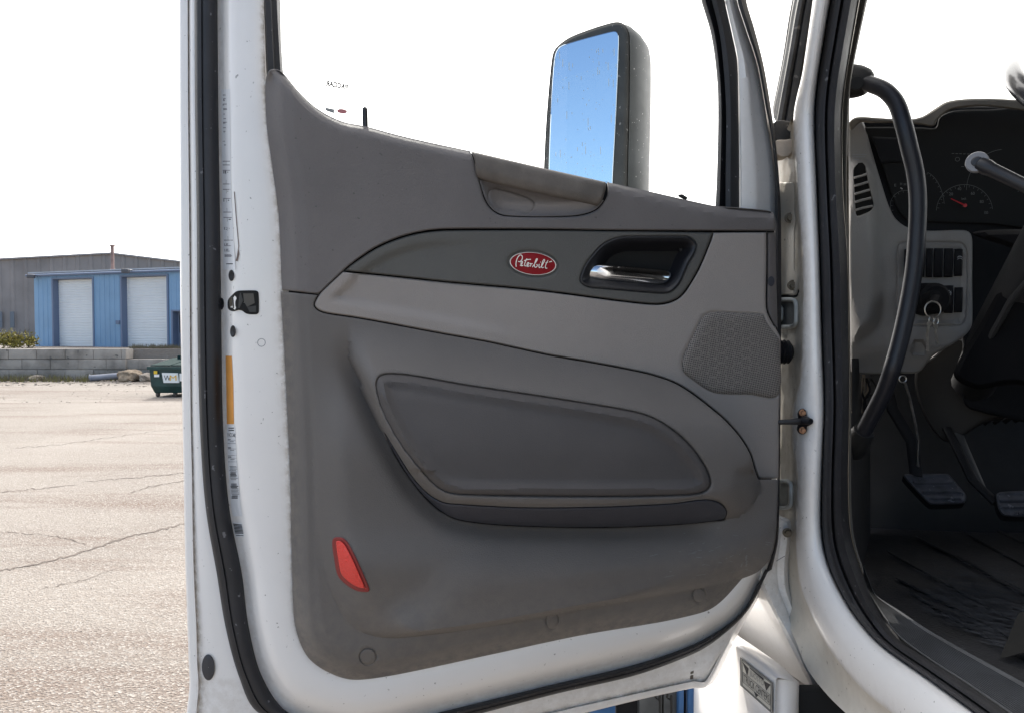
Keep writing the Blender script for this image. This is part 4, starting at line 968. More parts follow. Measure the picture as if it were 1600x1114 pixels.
mb = MB(); ribbon(mb, SH, [(366,300),(369,340),(373,385),(370.5,402)], 1.3, 0, .0009); decal(mb, SH, [(368,408),(371,398),(373,390),(374,398),(371,409)], 0, .001)
mb.build('peeling_edge', mat('peel_brown', (.16,.12,.11), .7), door, smooth=False)

# ============================================================ mirror outside the window
mir = MB(); YM = 1.72
face = [(849,300),(850,259),(854,183),(862,95),(868,76),(888,60),(920,47),(952,37),(967,35),(978,41),(984,56),(984,153),(981,300),(981,420),(960,470),(870,470),(849,420)]
def pm(k): return lambda x, y, h: onY(x, y, YM - k*(x-850)/130 - h)
v, f, d = patch(face, lambda V: .0*V[:, 0], pm(.03), sp=14, edge=5, drop=.012, gap=0); mir.add(v, f, 0)
# side and back of the housing as real depth
fo = cr(face, True, 5); n = len(fo); c = fo.mean(0)
def back(p, s, dz, dx): q = c + (np.array(p)-c)*s; w_ = pm(.03)(*q, 0); return w_ + Vector((dx, dz, 0))
lay = [(1.0, .003, 0), (.998, .012, .016), (.985, .04, .040), (.97, .075, .060), (.945, .11, .072), (.88, .14, .074), (.6, .16, .05), (.02, .165, .03)]
vs = []
for s, dz, dx in lay: vs += [back(p, s, dz, dx) for p in fo]
fs = [[r*n+i, r*n+(i+1) % n, (r+1)*n+(i+1) % n, (r+1)*n+i] for r in range(len(lay)-1) for i in range(n)]
mir.add(vs, fs, 1)
mirror = mir.build('side_mirror', [M_house, M_houseg], truck)
gl = [(857,300),(857,259),(860,180),(866,95),(870,80),(878,72),(905,63),(950,51),(962,49.5),(967,56),(967,80),(963,180),(957,300),(956,420),(859,420)]
tilt = lambda x, y, h: onY(x, y, YM - .004 - .03*(x-850)/130 - h)
mb = MB(); v, f, d = patch(gl, lambda V: 0*V[:, 0], tilt, sp=18, edge=1.5, drop=.002, gap=0)
# one flat pane: flatten onto its mean plane, turned a little away from the cab and upwards
cen = sum(v, Vector())/len(v); nrm = Vector((-.13, -1, .0)).normalized()
mb.add([p for p in v], f); rnd = random.Random(9)
for _ in range(90):
    x = rnd.uniform(866, 963); y = rnd.uniform(75, 285); L = rnd.choice([1.2, 2, 3, 6, 12])
    if y > 240: L = 1.6
    p = [(x, y), (x+.2, y+L)]; q = [tilt(x-.45, y, .0006), tilt(x+.45, y, .0006), tilt(x+.5, y+L, .0006), tilt(x-.4, y+L, .0006)]; mb.add(q, [[0,1,2,3]], 1)
mg = mb.build('mirror_glass', [M_mir, mat('dried_drip', (.42,.50,.55), .7)], mirror, smooth=False)
mb = MB(); mb.tube([(.30, 1.83, 1.95), (.30, 1.84, 1.70)], .03, 12); mb.tube([(.30, 1.84, 1.70), (.45, 1.72, 1.66), (.62, 1.60, 1.66)], .022, 12); mb.build('mirror_arm', M_house, mirror)
mb = MB(); mb.tube([onD(1060, 306, -.07), onD(1065, 307, -.07), onD(1073, 311, -.07)], [.002, .004, .003], 8); mb.build('sill_clip', M_rub, door)

# ============================================================ cab side: jamb, pillar strip, seal, sill
def XR(pts, X): return [(p[0], p[1]) for p in pts], X
c0 = [(1291,TE),(1253,108),(1238,183),(1208,250),(1208,408),(1208,515),(1208,594),(1205,641),(1205,695),(1205,745),(1205,831),(1206,870),(1216,935),(1243,1000),(1262,1045),(1290,1082),(1320,1112),(1410,1190)]
c1 = [(1293,TE),(1255,108),(1240,183),(1246,300),(1254,408),(1254,515),(1250,594),(1238,641),(1238,695),(1246,745),(1243,831),(1249,904),(1262,945),(1285,995),(1312,1035),(1350,1078),(1392,1112),(1490,1190)]
c2 = [(1326,TE),(1280,108),(1273,183),(1277,300),(1281,408),(1284,515),(1287,594),(1288,641),(1286,695),(1284,745),(1283,815),(1288,861),(1303,905),(1333,958),(1375,1006),(1450,1060),(1522,1112),(1640,1200)]
c3 = [(1372,TE),(1324,108),(1316,183),(1317,300),(1324,408),(1326,515),(1327,594),(1327,641),(1326,695),(1325,745),(1327,810),(1333,850),(1349,900),(1367,945),(1400,995),(1450,1029),(1510,1068),(1640,1158)]
c4 = [(1392,TE),(1333,108),(1326,183),(1323,300),(1326.5,408),(1328.5,515),(1329.5,594),(1330,641),(1330,695),(1330,745),(1331,800),(1336,845),(1349,888),(1368,929),(1405,954),(1450,984),(1510,1017),(1640,1095)]
# depth: jamb turns forward, the strip faces outward, the seal wraps to the inside
pX = lambda x, y, h: onX(x, y, h)
b1 = lerp_ring(c1, c2, .08); b2 = lerp_ring(c1, c2, .35); b3 = lerp_ring(c1, c2, .7)
rs = [(c0, .505), (lerp_ring(c0, c1, .5), .512), (lerp_ring(c0, c1, .93), .508), (c1, .500), (b1, .496), (b2, .497), (b3, .503), (lerp_ring(c1, c2, .93), .515), (c2, .53)]
vs, fs, mm = loft(rs, 300, pX); mb = MB()
mi = []
for r in range(len(rs)-1): mi += [1 if r < 3 else 0]*(mm-1)
dl = []
for r in range(len(rs)):
    for i in range(mm): dl.append([.35, .35, .6, .7, .35, .1, .05, .15, .5][r] * (1.0 if i/mm < .6 else .3))
mb.add(vs, fs, 0, dl); mb.m = mi; jamb = mb.build('door_frame', [M_white, M_cream], truck, ang=120)
JB = bvh_of(jamb)
rs = [(c2, .530), (lerp_ring(c2, c3, .06), .520), (lerp_ring(c2, c3, .22), .518), (lerp_ring(c2, c3, .36), .522), (lerp_ring(c2, c3, .42), .530), (lerp_ring(c2, c3, .5), .524), (lerp_ring(c2, c3, .72), .528), (lerp_ring(c2, c3, .92), .545), (c3, .57)]
vs, fs, _ = loft(rs, 300, pX); mb = MB(); mb.add(vs, fs); mb.build('frame_seal', M_rub, truck, ang=60)
rs = [(c3, .572), (lerp_ring(c3, c4, .3), .566), (lerp_ring(c3, c4, .8), .568), (c4, .59)]
vs, fs, _ = loft([(r[:13], h) for r, h in rs], 200, pX); mb = MB(); mb.add(vs, fs); mb.build('pinch_trim', M_taupe, truck, ang=60)
# ribbed sill plate, flat at sill height
zs = onX(1450, 1029, .57).z
SP_o = [(1343,885),(1352,912),(1367,940),(1400,990),(1450,1029),(1510,1068),(1660,1172)]; SP_i = [(1350,884),(1358,905),(1369,929),(1405,953),(1450,983),(1510,1017),(1680,1110)]
qo, qi = cr(SP_o, False, 6), cr(SP_i, False, 6); qi = evenly(qi, len(qo)); qo = evenly(qo, len(qo)); mb = MB(); vs = []; K = 40
def sillpt(x, y, dz=0):
    return onZ(x, y, zs + dz)
for k in range(K+1):
    dz = .0015*(k % 2) if 4 < k < 36 else (.004 if k in (1, 2) else 0)
    vs += [sillpt(*(a*(1-k/K)+b*k/K), dz) for a, b in zip(qo, qi)]
n = len(qo); mb.add(vs, [[r*n+i, r*n+i+1, (r+1)*n+i+1, (r+1)*n+i] for r in range(K) for i in range(n-1)])
mb.build('sill_plate', mat('sill_plate_grey', (.105,.11,.118), .55, var=.35, vscale=12, speck=.04, speckcol=(.15,.15,.15), speckscale=60), truck, ang=25)

# outer pillar strips above the hinge line
A1 = [(1268,TE),(1233,0),(1218,97),(1206,157)]; A2 = [(1276,TE),(1238,0),(1222,97),(1207,172)]; A3 = [(1283,TE),(1245,0),(1230,86),(1209,185)]
A4 = [(1284,TE),(1246,0),(1231,86),(1212,190)]; A5 = [(1312,TE),(1272,0),(1257,86),(1240,192)]; A6 = [(1318,TE),(1280,0),(1262,90),(1247,194)]; A7 = [(1326,TE),(1300,0),(1275,110),(1262,196)]
py = lambda x, y, h: onY(x, y, h)
vs, fs, _ = loft([(sh(A1, -1), 1.72), (A1, 1.66), (A2, 1.64)], 60, py); mb = MB(); mb.add(vs, fs); mb.build('windshield_post', M_white, truck)
vs, fs, _ = loft([(A2, 1.645), (lerp_ring(A2, A3, .5), 1.63), (A3, 1.64)], 60, py); mb = MB(); mb.add(vs, fs); mb.build('post_seal', M_rub, truck)
vs, fs, _ = loft([(A3, 1.60), (A4, 1.60)], 60, py); mb = MB(); mb.add(vs, fs); mb.build('post_bead', mat('cream_bead', (.75,.70,.62), .5), truck)
vs, fs, _ = loft([(A4, 1.60), (lerp_ring(A4, A5, .08), 1.575), (lerp_ring(A4, A5, .3), 1.57), (lerp_ring(A4, A5, .45), 1.575), (lerp_ring(A4, A5, .5), 1.582), (lerp_ring(A4, A5, .6), 1.57), (lerp_ring(A4, A5, .95), 1.57), (A5, 1.60)], 60, py)
mb = MB(); mb.add(vs, fs); mb.build('drip_channel', M_rubd, truck, ang=50)
vs, fs, _ = loft([(A5, 1.60), (lerp_ring(A5, A6, .4), 1.50), (A6, 1.44), (A7, 1.36)], 60, py); mb = MB(); mb.add(vs, fs, 0, .3); mb.build('pillar_flange', M_cream, truck, ang=50)
# rubber end block, clip, plates, loops, bolts, bellows, check strap
def slabY(name, pts, Y, th, m, parent, edge=1.5):
    v, f, d = patch(pts, lambda V: 0*V[:, 0], planeY(Y), sp=7, edge=edge, drop=.004, gap=0, outstep=4); mb = MB(); mb.add(v, f)
    o = cr(pts, True, 4); n = len(o); w0 = [onY(*p, Y+.004) for p in o]; mb.add(w0 + [p + Vector((0, th, 0)) for p in w0], [[i, (i+1) % n, n+(i+1) % n, n+i] for i in range(n)])
    return mb.build(name, m, parent)
slabY('seal_end_block', [(1209,195),(1212,190),(1225,189),(1240,193),(1247,196),(1246,216),(1236,218),(1222,221),(1210,219),(1208,208)], 1.40, .06, M_rubd, truck)
slabY('rubber_tongue', [(1212,221),(1228,219),(1238,218),(1240,230),(1235,243),(1222,246),(1213,240)], 1.385, .03, mat('cream_tongue', (.62,.52,.42), .6, var=.2, vscale=40), truck)
def jp(x, y, o=.004): return surf(JB, x, y, o, lambda a, b_, h: onY(a, b_, 1.4))
def jslab(name, pts, m, o=.004, edge=1.5):
    v, f, d = patch(pts, lambda V: 0*V[:, 0], lambda x, y, h: jp(x, y, o + h), sp=6, edge=edge, drop=.003, gap=0, outstep=4); mb = MB(); mb.add(v, f)
    oc = cr(pts, True, 4); n = len(oc); w0 = [jp(*p, o-.003) for p in oc]; mb.add(w0 + [jp(*p, -.01) for p in oc], [[i, (i+1) % n, n+(i+1) % n, n+i] for i in range(n)]); return mb.build(name, m, truck)
jslab('hinge_cover', [(1205,290),(1205,286),(1226,286),(1240,288),(1241,330),(1243,345),(1241,360),(1241,420),(1246,432),(1246,450),(1242,460),(1226,460),(1205,461),(1205,400)], M_cream, .007)
jslab('hinge_cover_gap', [(1205,462),(1226,461),(1243,461),(1247,452),(1249,455),(1246,464),(1238,466),(1205,466)], M_hole, .002)
def bolt(px, py_, r, m=M_bolt, o=.008, nm='bolt', c=None):
    mb = MB(); c = c or jp(px, py_, o); nv = Vector((-.1, -1, 0)); mb.disc(c, nv, r*1.45, .002, 20); mb.disc(c + nv.normalized()*.0015, nv, r, .006, 6); mb.build(nm, m, truck, ang=25)
bolt(1234, 341, .0066, o=.012); bolt(1238.5, 446, .0066, o=.012)
ML = mat('painted_loop', (.52,.54,.53), .45, var=.25, vscale=40)
jslab('hinge_recess', [(1205,472),(1239,472),(1241,478),(1241,502),(1239,508),(1205,508)], mat('recess_grey', (.13,.14,.145), .7, var=.3, vscale=30), .002)
mb = MB(); P = cr([(1205,468.5),(1236,468.5),(1242,471),(1244,478),(1244,502),(1242,508),(1236,511),(1205,511)], False, 4); mb.tube([jp(*p, .016) for p in P], .0040, 10); mb.build('hinge_loop', ML, truck)
mb = MB(); mb.tube([jp(1215,476,.01), jp(1220,483,.016), jp(1220,498,.016), jp(1215,504,.01)], .005, 10); mb.build('hinge_pin', ML, truck)
jslab('hinge_recess', [(1205,755),(1230,755),(1232,762),(1232,784),(1229,789),(1205,790)], mat('recess_cream', (.30,.30,.28), .6, var=.3, vscale=30), .002)
mb = MB(); P = cr([(1205,752),(1229,751),(1235,755),(1236,762),(1236,784),(1234,790),(1226,793),(1205,793)], False, 4); mb.tube([jp(*p, .014) for p in P], .0038, 10); mb.build('hinge_loop', ML, truck)
mb = MB(); xs_ = (1206,1212,1216,1219,1222,1225,1228,1231,1234,1238); c_ = jp(1238, 550, .004); dx_ = (onY(1206, 550, c_.y) - c_)
mb.tube([c_ + dx_*(1-(x-1206)/32) for x in xs_], [.016,.022,.017,.0225,.017,.0225,.0175,.0215,.017,.010], 18); mb.build('cable_bellows', M_rub, truck)
jslab('check_bracket', [(1246,645),(1250,639),(1256,638),(1260,643),(1261,652),(1267,655),(1267,663),(1261,666),(1261,673),(1256,678),(1249,677),(1245,670),(1247,661),(1247,653)], M_cup, .011)
mb = MB(); cb_ = jp(1252, 658, .020); mb.tube([onY(1196, 659.5, cb_.y+.01), onY(1222,659,cb_.y), cb_, jp(1258,656,.021), jp(1267,658,.017)], [.0042,.0045,.006,.0078,.005], 10); mb.build('check_strap', M_cup, truck)
bolt(1254, 644.5, .0042, M_copper, .014); bolt(1254, 671.5, .0042, M_copper, .014)

# ============================================================ lower corner panel, side fairing with the dealer plate
ce = [(1204,795),(1214,803),(1234,812),(1236,826),(1235,846),(1231,880),(1232,918),(1242,950),(1252,978),(1268,998),(1278,1006),(1279,1022),(1278,1040),(1288,1052),(1294,1064),(1292,1080)]
ci = [(1180,820),(1186,830),(1190,845),(1189,862),(1186,880),(1184,895),(1188,912),(1200,938),(1212,962),(1224,985),(1236,1010),(1243,1022),(1250,1036),(1258,1052),(1264,1066),(1268,1076)]
rs = [(sh(ce, 3, 2), 1.40), (ce, 1.37), (lerp_ring(ce, ci, .12), 1.362), (lerp_ring(ce, ci, .35), 1.366), (lerp_ring(ce, ci, .45), 1.356), (lerp_ring(ce, ci, .85), 1.352), (ci, 1.36)]
# follow the truck side: the strip lies on the corner, farther up front at its top
def pc(x, y, h): return onY(x, y, h)
vs, fs, _ = loft(rs, 150, pc); mb = MB()
cl = [pc(x, y, 1.36) for x, y in ci]; n = len(vs); mb.add(vs, [f[::-1] for f in fs], 0, .25)
side = [(1186,870),(1184,895),(1188,912),(1200,938),(1212,962),(1224,985),(1236,1010),(1250,1036),(1264,1066),(1268,1076)]
w0 = [pc(x, y, 1.36) for x, y in side]; 
for step_ in (0,):
    far = [onX(1085, 800 + (y-870)*.72, p.x - .004) for p, (x, y) in zip(w0, side)]
    mb.add(w0 + far, [[i, i+1, len(w0)+i+1, len(w0)+i] for i in range(len(w0)-1)], 0, .05)
mb.build('corner_panel', M_white, truck, ang=50)
bolt(0, 0, .0058, c=onY(1230, 831.5, 1.350)); bolt(0, 0, .0068, c=onY(1271, 1012, 1.350))
# fairing: upright face, rolled top edge, rounded rear corner
XF = .425
def fair_pt(px, py_, X=XF): return onX(px, py_, X)
mb = MB(); fr_ = [([(1081,1240),(1136,1250),(1156,1255),(1192,1260),(1208,1262)], .425), ([(1081,960),(1136,1000),(1155,1015),(1192,1042),(1212,1061)], .425), ([(1082,956),(1137,996),(1156,1010.5),(1194,1038),(1216,1058)], .428),
 ([(1084,953),(1138,992),(1161,1008),(1201,1037),(1228,1061)], .436), ([(1087,950),(1140,988),(1168,1008),(1208,1036.5),(1240,1064)], .450), ([(1092,945),(1143,985),(1178,1009),(1216,1036),(1249,1066)], .475)]
vs, fs, _ = loft(fr_, 60, pX); mb.add(vs, fs, 0, .03)
cc_ = [([(1212,1061),(1211,1114),(1208,1262)], 1.2143), ([(1222,1061),(1221,1114),(1218,1262)], 1.206), ([(1234,1062),(1233,1114),(1230,1262)], 1.205), ([(1244,1065),(1243,1114),(1241,1262)], 1.212), ([(1248.5,1067),(1248,1095),(1245,1262)], 1.225), ([(1249.5,1068),(1249,1095),(1246,1262)], 1.40)]
vs, fs, _ = loft(cc_, 40, py); mb.add(vs, fs, 0, .03)
a_, b_ = onX(1081, 960, .425), onX(1081, 1240, .425); mb.add([a_, b_, b_ + Vector((.3, .02, 0)), a_ + Vector((.3, .02, 0))], [[0,1,2,3]], 0, .03)
fo_ = mb.build('side_fairing', M_white, truck, ang=50)
FB = bvh_of(fo_)
q = {'tl': (1156.5,1026), 'tr': (1207.5,1066), 'br': (1207,1115), 'bl': (1156.5,1070)}
mb = MB(); pf_ = lambda o_: (lambda x, y: onX(x, y, XF - o_))
def qp(u, v_):
    tl, tr, br, bl = [np.array(q[k]) for k in ('tl','tr','br','bl')]; return (tl*(1-u)+tr*u)*(1-v_) + (bl*(1-u)+br*u)*v_
def rectq(u0, v0, u1, v1, o_, mi): mb.add([pf_(o_)(*qp(a, b)) for a, b in ((u0,v0),(u0,v1),(u1,v1),(u1,v0))], [[0,1,2,3]], mi)
def frameq(u0, v0, u1, v1, t_, o_, mi):
    tv = t_*1.15; rectq(u0, v0, u1, v0+tv, o_, mi); rectq(u0, v1-tv, u1, v1, o_, mi); rectq(u0, v0+tv, u0+t_, v1-tv, o_, mi); rectq(u1-t_, v0+tv, u1, v1-tv, o_, mi)
def triq(pts, o_, mi): mb.add([pf_(o_)(*qp(a, b)) for a, b in pts], [list(range(len(pts)))], mi)
rectq(0, 0, 1, 1, .0025, 0); frameq(0, 0, 1, 1, .02, .003, 1); frameq(.045, .045, .955, .955, .018, .003, 1)
triq([(.07,.10),(.26,.17),(.21,.45)], .003, 1); triq([(.26,.17),(.24,.32),(.21,.45)], .0031, 1)
triq([(.93,.12),(.72,.17),(.80,.43)], .003, 1); triq([(.28,.09),(.72,.09),(.72,.17),(.30,.13)], .003, 1)
frameq(.08, .45, .92, .80, .012, .003, 1); triq([(.42,.80),(.56,.80),(.49,.93)], .003, 1)
lettering(mb, 'JLIOSTO', (tuple(qp(.29,.17)), tuple(qp(.72,.17)), tuple(qp(.72,.41)), tuple(qp(.29,.41))), pf_(.0034), 2)
lettering(mb, 'TRUCK CENTERS', (tuple(qp(.11,.50)), tuple(qp(.89,.50)), tuple(qp(.89,.75)), tuple(qp(.11,.75))), pf_(.0034), 1)
mb.build('dealer_plate', [mat('plate_cream', (.62,.61,.55), .4), M_ink, mat('plate_text_grey', (.25,.25,.25), .5)], fo_, smooth=False)
# blue and dark hardware seen under the door
sb = MB(); YS = 1.75
def st_(x0, x1, mi, dy=0, y0=1040, y1=1300): 
    a, b_ = onY(x0, y0, YS+dy), onY(x1, y1, YS+dy); sb.box((a.x, a.y-.01, b_.z), (b_.x, a.y+.03, a.z), mi, .004)
st_(840, 922, 2, .05); st_(922, 960, 1, 0); st_(962, 998, 0, .05); st_(998, 1032, 2, .02); st_(1036, 1057, 2, .02); st_(1059, 1066, 1, .0); st_(1066, 1074, 0, .03); st_(1074, 1084, 1, 0)
for x in (1029, 1047):
    P = [(x-4,1082),(x-5,1089),(x,1093),(x+2,1086),(x+2,1130)]; sb.tube([onY(*p, YS-.02) for p in P], .0028, 6, 3)
sb.build('step_bracket', [M_black, M_bluebox, mat('grey_bracket', (.06,.065,.07), .5, var=.4, vscale=20), M_hole], truck)
mb = MB(); mb.box((.55, .2, .5), (2.9, 1.9, .75), 0, .02); mb.box((.62, 1.15, .45), (1.0, 1.3, 1.2), 0, .01); mb.build('frame_rail', M_black, truck); mb = MB(); mb.box((.468, 1.235, .45), (1.5, 1.262, 1.256), 0, .004); mb.build('underbody_shade_plate', M_hole, truck)  # thin black plate added to stand in for the shade under the cab

# ============================================================ cab body around the interior
cb = MB()
def quad(a, b, c, d, mi=0): cb.add([a, b, c, d], [[0, 1, 2, 3]], mi)
ZF = 1.40; ZR = 3.05
cb.box((.62, -3.2, 1.0), (2.95, -.9, 3.6), 0, .06)                       # sleeper
cb.box((.52, -.9, 1.0), (.62, .12, 3.2), 0, .02)                          # side wall behind the opening
cb.box((.56, -.95, ZR), (2.95, 1.55, ZR+.10), 0, .04)                     # roof
cb.box((2.85, -.95, 1.0), (2.95, 1.9, 2.05), 0, .02); cb.box((2.85, -.95, 2.75), (2.95, 1.6, 3.1), 0, .02)
cb.build('cab_shell', M_white, truck)
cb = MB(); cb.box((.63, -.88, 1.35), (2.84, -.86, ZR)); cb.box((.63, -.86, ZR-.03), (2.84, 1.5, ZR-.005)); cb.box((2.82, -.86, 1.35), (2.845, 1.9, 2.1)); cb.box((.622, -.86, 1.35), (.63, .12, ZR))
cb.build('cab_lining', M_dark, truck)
# seat, out of frame to the right but shading the interior
mb = MB(); mb.box((1.05, -.2, 1.75), (1.60, .30, 1.92), 0, .05); mb.box((1.07, -.34, 1.85), (1.58, -.18, 2.65), 0, .05); mb.box((1.2, -.1, 1.41), (1.45, .2, 1.75), 0, .02); mb.build('driver_seat', M_dark, truck)
# floor, kick wall, firewall
fl = MB(); zf = zs - .035
fz = lambda x, y: onZ(x, y, zf)
yb = 1.9
nx_, ny_ = 90, 60; vs = []
for j in range(ny_+1):
    for i in range(nx_+1):
        X = .60 + (2.8-.60)*i/nx_; Y = -.1 + 2.1*j/ny_; vs.append((X, Y, zf + .004*math.sin(X*9)*math.sin(Y*7)))
fl.add(vs, [[j*(nx_+1)+i, j*(nx_+1)+i+1, (j+1)*(nx_+1)+i+1, (j+1)*(nx_+1)+i] for j in range(ny_) for i in range(nx_)])
mfl = mat('rubber_floor_mat', (.014,.015,.019), .6, var=.5, vscale=9, bump=.5, bscale=200, speck=.03, speckcol=(.04,.043,.05), speckscale=45)
rb = MB()
ridges = [((1385,862),(1480,915),(1600,980)),((1400,905),(1470,940),(1600,1010)),((1420,925),(1500,975),(1600,1030)),((1455,850),(1530,890),(1600,925)),((1500,830),(1560,862),(1600,884)),((1430,840),(1520,885),(1600,930)),((1540,820),(1600,850),(1640,870)),((1400,958),(1450,985),(1540,1040))]
for r in ridges[:-1]:
    q = cr(r + ((r[2][0]+60, r[2][1]+32),), False, 8); rb.tube([fz(*p) + Vector((0, 0, .003)) for p in q], [.0012] + [.0045]*(len(q)-2) + [.0012], 6, 0, flat=.6)
rb.build('floor_ridge', mfl, truck)
# dusty worn patches and lifted corner flap of the mat
mb = MB(); v = [fz(x, y) + Vector((0, 0, h)) for x, y, h in ((1562,1032,.004),(1590,1008,.05),(1640,1000,.06),(1640,1045,.03),(1600,1040,.02))]
mb.add(v, [[0,1,2,3,4]]); mb.build('mat_flap', mat('flap_brown', (.012,.011,.009), .8, var=.4, vscale=30), truck)
mb = MB(); rnd = random.Random(4)
for _ in range(900):
    x, y = rnd.gauss(1520, 55), rnd.gauss(955, 38); L = rnd.uniform(4, 26)
    if not (1395 < x < 1640 and y > 862 and y < 930+(x-1400)*.55): continue
    c = fz(x, y); c.z += .0055; s = rnd.uniform(.002, .006); a = Vector((rnd.uniform(.6, 1), -rnd.uniform(.5, 1), 0)).normalized(); p_ = Vector((-a.y, a.x, 0)); L = rnd.uniform(.006, .04)
    fl.add([c - a*L, c + p_*s*.3, c + a*L, c - p_*s*.3], [[0,1,2,3]], 1)
fl.build('floor', [mfl, mat('dust_grey', (.045,.050,.060), .9)], truck)
# footwell wall and left kick wall
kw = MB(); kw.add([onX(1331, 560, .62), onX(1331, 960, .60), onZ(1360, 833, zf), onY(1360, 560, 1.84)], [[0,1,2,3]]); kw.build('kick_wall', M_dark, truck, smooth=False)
mb = MB(); mb.add([onY(1300, 205, 1.60), onY(1352, 205, 1.60), onY(1352, 640, 1.60), onY(1300, 640, 1.60)], [[0,3,2,1]]); mb.build('side_lining', M_taupe, truck, smooth=False)
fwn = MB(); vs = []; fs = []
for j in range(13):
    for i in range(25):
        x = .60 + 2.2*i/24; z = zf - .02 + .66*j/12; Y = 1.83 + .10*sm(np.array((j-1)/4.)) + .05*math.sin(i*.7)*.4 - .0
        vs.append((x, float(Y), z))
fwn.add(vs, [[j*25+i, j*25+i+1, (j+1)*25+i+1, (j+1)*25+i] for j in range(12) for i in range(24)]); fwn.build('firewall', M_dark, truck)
def dY(Y): return planeY(Y)
def relief(name, out, Y, m, parent, hf=None, **k):
    k.setdefault('sp', 8); k.setdefault('edge', 4); k.setdefault('drop', .01)
    return panel(name, out, hf or (lambda V: 0*V[:, 0]), dY(Y), m, parent, gap=0, **k)
# dashboard: base is the dark facia
YD = 1.50
dash = relief('dashboard', [(1345,187),(1400,187),(1446,189),(1462,178),(1490,168),(1540,166),(1700,170),(1900,200),(1900,640),(1520,640),(1500,520),(1430,420),(1352,330),(1330,260),(1330,200)], YD+.03, M_black, truck, lambda V: .02*np.exp(-((V[:,1]-350)/60)**2), sp=16)
# top cowl
cow = [(1326,194),(1334,185),(1347,183),(1378,185),(1418,187),(1440,183),(1458,172),(1478,160),(1505,155.5),(1540,154.5),(1580,156),(1700,165),(1700,190),(1600,174),(1540,167),(1505,169),(1482,174),(1465,188),(1458,198),(1440,196),(1400,193),(1360,193),(1345,192),(1330,204)]
relief('cowl', cow, YD-.04, M_taupe, dash, lambda V: .03*sm((V[:, 0]-1440)/80), sp=6, edge=3)
mb = MB(); mb.box((.60, YD+.05, 2.235), (2.8, YD+.5, 2.262), 0, .01); mb.build('dash_top', M_taupe, dash)
# left pod with side vent
pod = [(1326,196),(1333,188),(1345,186),(1351,196),(1363,240),(1383,306),(1391,328),(1400,343),(1418,356),(1450,361),(1500,360),(1514,363),(1519,375),(1519,440),(1519,505),(1512,520),(1490,537),(1458,556),(1440,578),(1430,583),(1400,583),(1333,583),(1329,560),(1327,400),(1326,260)]
bulge = cr([(1326,250),(1366,260),(1378,330),(1383,400),(1384,470),(1376,510),(1352,532),(1328,540),(1300,400)], True, 6)
vent = [(1334,268),(1338,259),(1347,256),(1352,264),(1357,288),(1364,318),(1362,328),(1352,334),(1339,338),(1337,330),(1335,300)]
ventc = cr(vent, True, 4)
swp = [(1403,384),(1408,380),(1420,379.5),(1500,380),(1508,386),(1511,400),(1511,470),(1508,500),(1500,508),(1480,510),(1408,508),(1402,504),(1400,495),(1401,440)]
swc = cr(swp, True, 5)
hold = [(1428,532),(1440,531),(1446,538),(1448,552),(1424,552)]
def h_pod(V):
    h = .0 + .055*sm(np.maximum(sdist(V, bulge), 0)/26); s = sdist(V, swc); h -= .004*np.exp(-(s/1.6)**2); h -= .006*sm((s-4)/5)
    h -= .03*sm((V[:, 1]-535)/50)
    h -= .012*sm(np.maximum(sdist(V, cr(hold, True, 4)), 0)/4)
    return h
podo = relief('side_pod', pod, YD, M_dash, dash, h_pod, sp=5, edge=3, lines=[((swp, True), 1.8)], holes=[vent])
mb = MB(); v, f, d = patch(vent, lambda V: -.02+0*V[:, 0], dY(YD-.04), sp=6, edge=1, drop=.001, gap=-1.5); mb.add(v, f, 0)
for k in range(5):
    y = 273 + k*12.6; a = [(1334.5 + k*.6, y+5.5), (1347, y+2.4), (1355.0 + k*2.0, y-1.0)]
    mb.tube([onY(*p, YD-.058) for p in a], .0022, 8, 1)
mb.build('air_vent', [M_hole, M_dash], dash)
mb = MB()      # tiny moulded print above the vent
for k, (y, n) in enumerate(((242, 14), (245.5, 12), (250, 6))):
    for i in range(n):
        x = 1333 + i*1.6; mb.add([onY(a, b, YD-.0405) for a, b in ((x,y-.2*i*.2),(x+1.0,y-.3),(x+1.0,y+.9),(x,y+1.0))], [[0,1,2,3]])
mb.build('vent_text', mat('pale_print', (.32,.33,.35), .6), dash, smooth=False)
# switch rows
def sw(x0, x1, y0, y1, Y, sk=3, icon=False):
    mb = MB(); o = [(x0, y0), (x0, y0), (x1, y0), (x1, y0), (x1-sk*.4, y1), (x1-sk*.4, y1), (x0-sk*.4, y1), (x0-sk*.4, y1)]
    v, f, d = patch(o, lambda V: .006*np.sin((V[:, 1]-y0)/(y1-y0)*math.pi), dY(Y), sp=5, edge=1.5, drop=.01, gap=.4, outstep=5); mb.add(v, f, 0)
    if icon:
        cx_, cy_ = icon
        for k in range(8):
            a = k*math.pi/4; p = [(cx_+1.6*math.cos(a), cy_+1.6*math.sin(a)), (cx_+4.2*math.cos(a), cy_+4.4*math.sin(a))]
            mb.tube([onY(*z, Y-.0075) for z in p], .0006, 5, 1)
        mb.disc(onY(cx_, cy_, Y-.0065), Vector((0,-1,0)), .0016, .001, 12, 1)
    return mb
for i, (a, b_) in enumerate(((1413,1430),(1431,1446),(1447,1458),(1459,1474),(1475,1490))):
    sw(a, b_, 389 if i < 1 else 388, 434, YD-.004).build('rocker_switch', M_black, dash)
mb = sw(1491, 1505, 389, 432, YD-.004); ribbon(mb, None, [(1496,403),(1498,401),(1501,401),(1504,403)], 1.0, 1, proj=lambda x, y: onY(x, y, YD-.0105)); ribbon(mb, None, [(1496,406),(1498,404),(1501,404),(1504,406)], .8, 1, proj=lambda x, y: onY(x, y, YD-.0105)); mb.build('rocker_switch', [M_black, M_mark], dash)
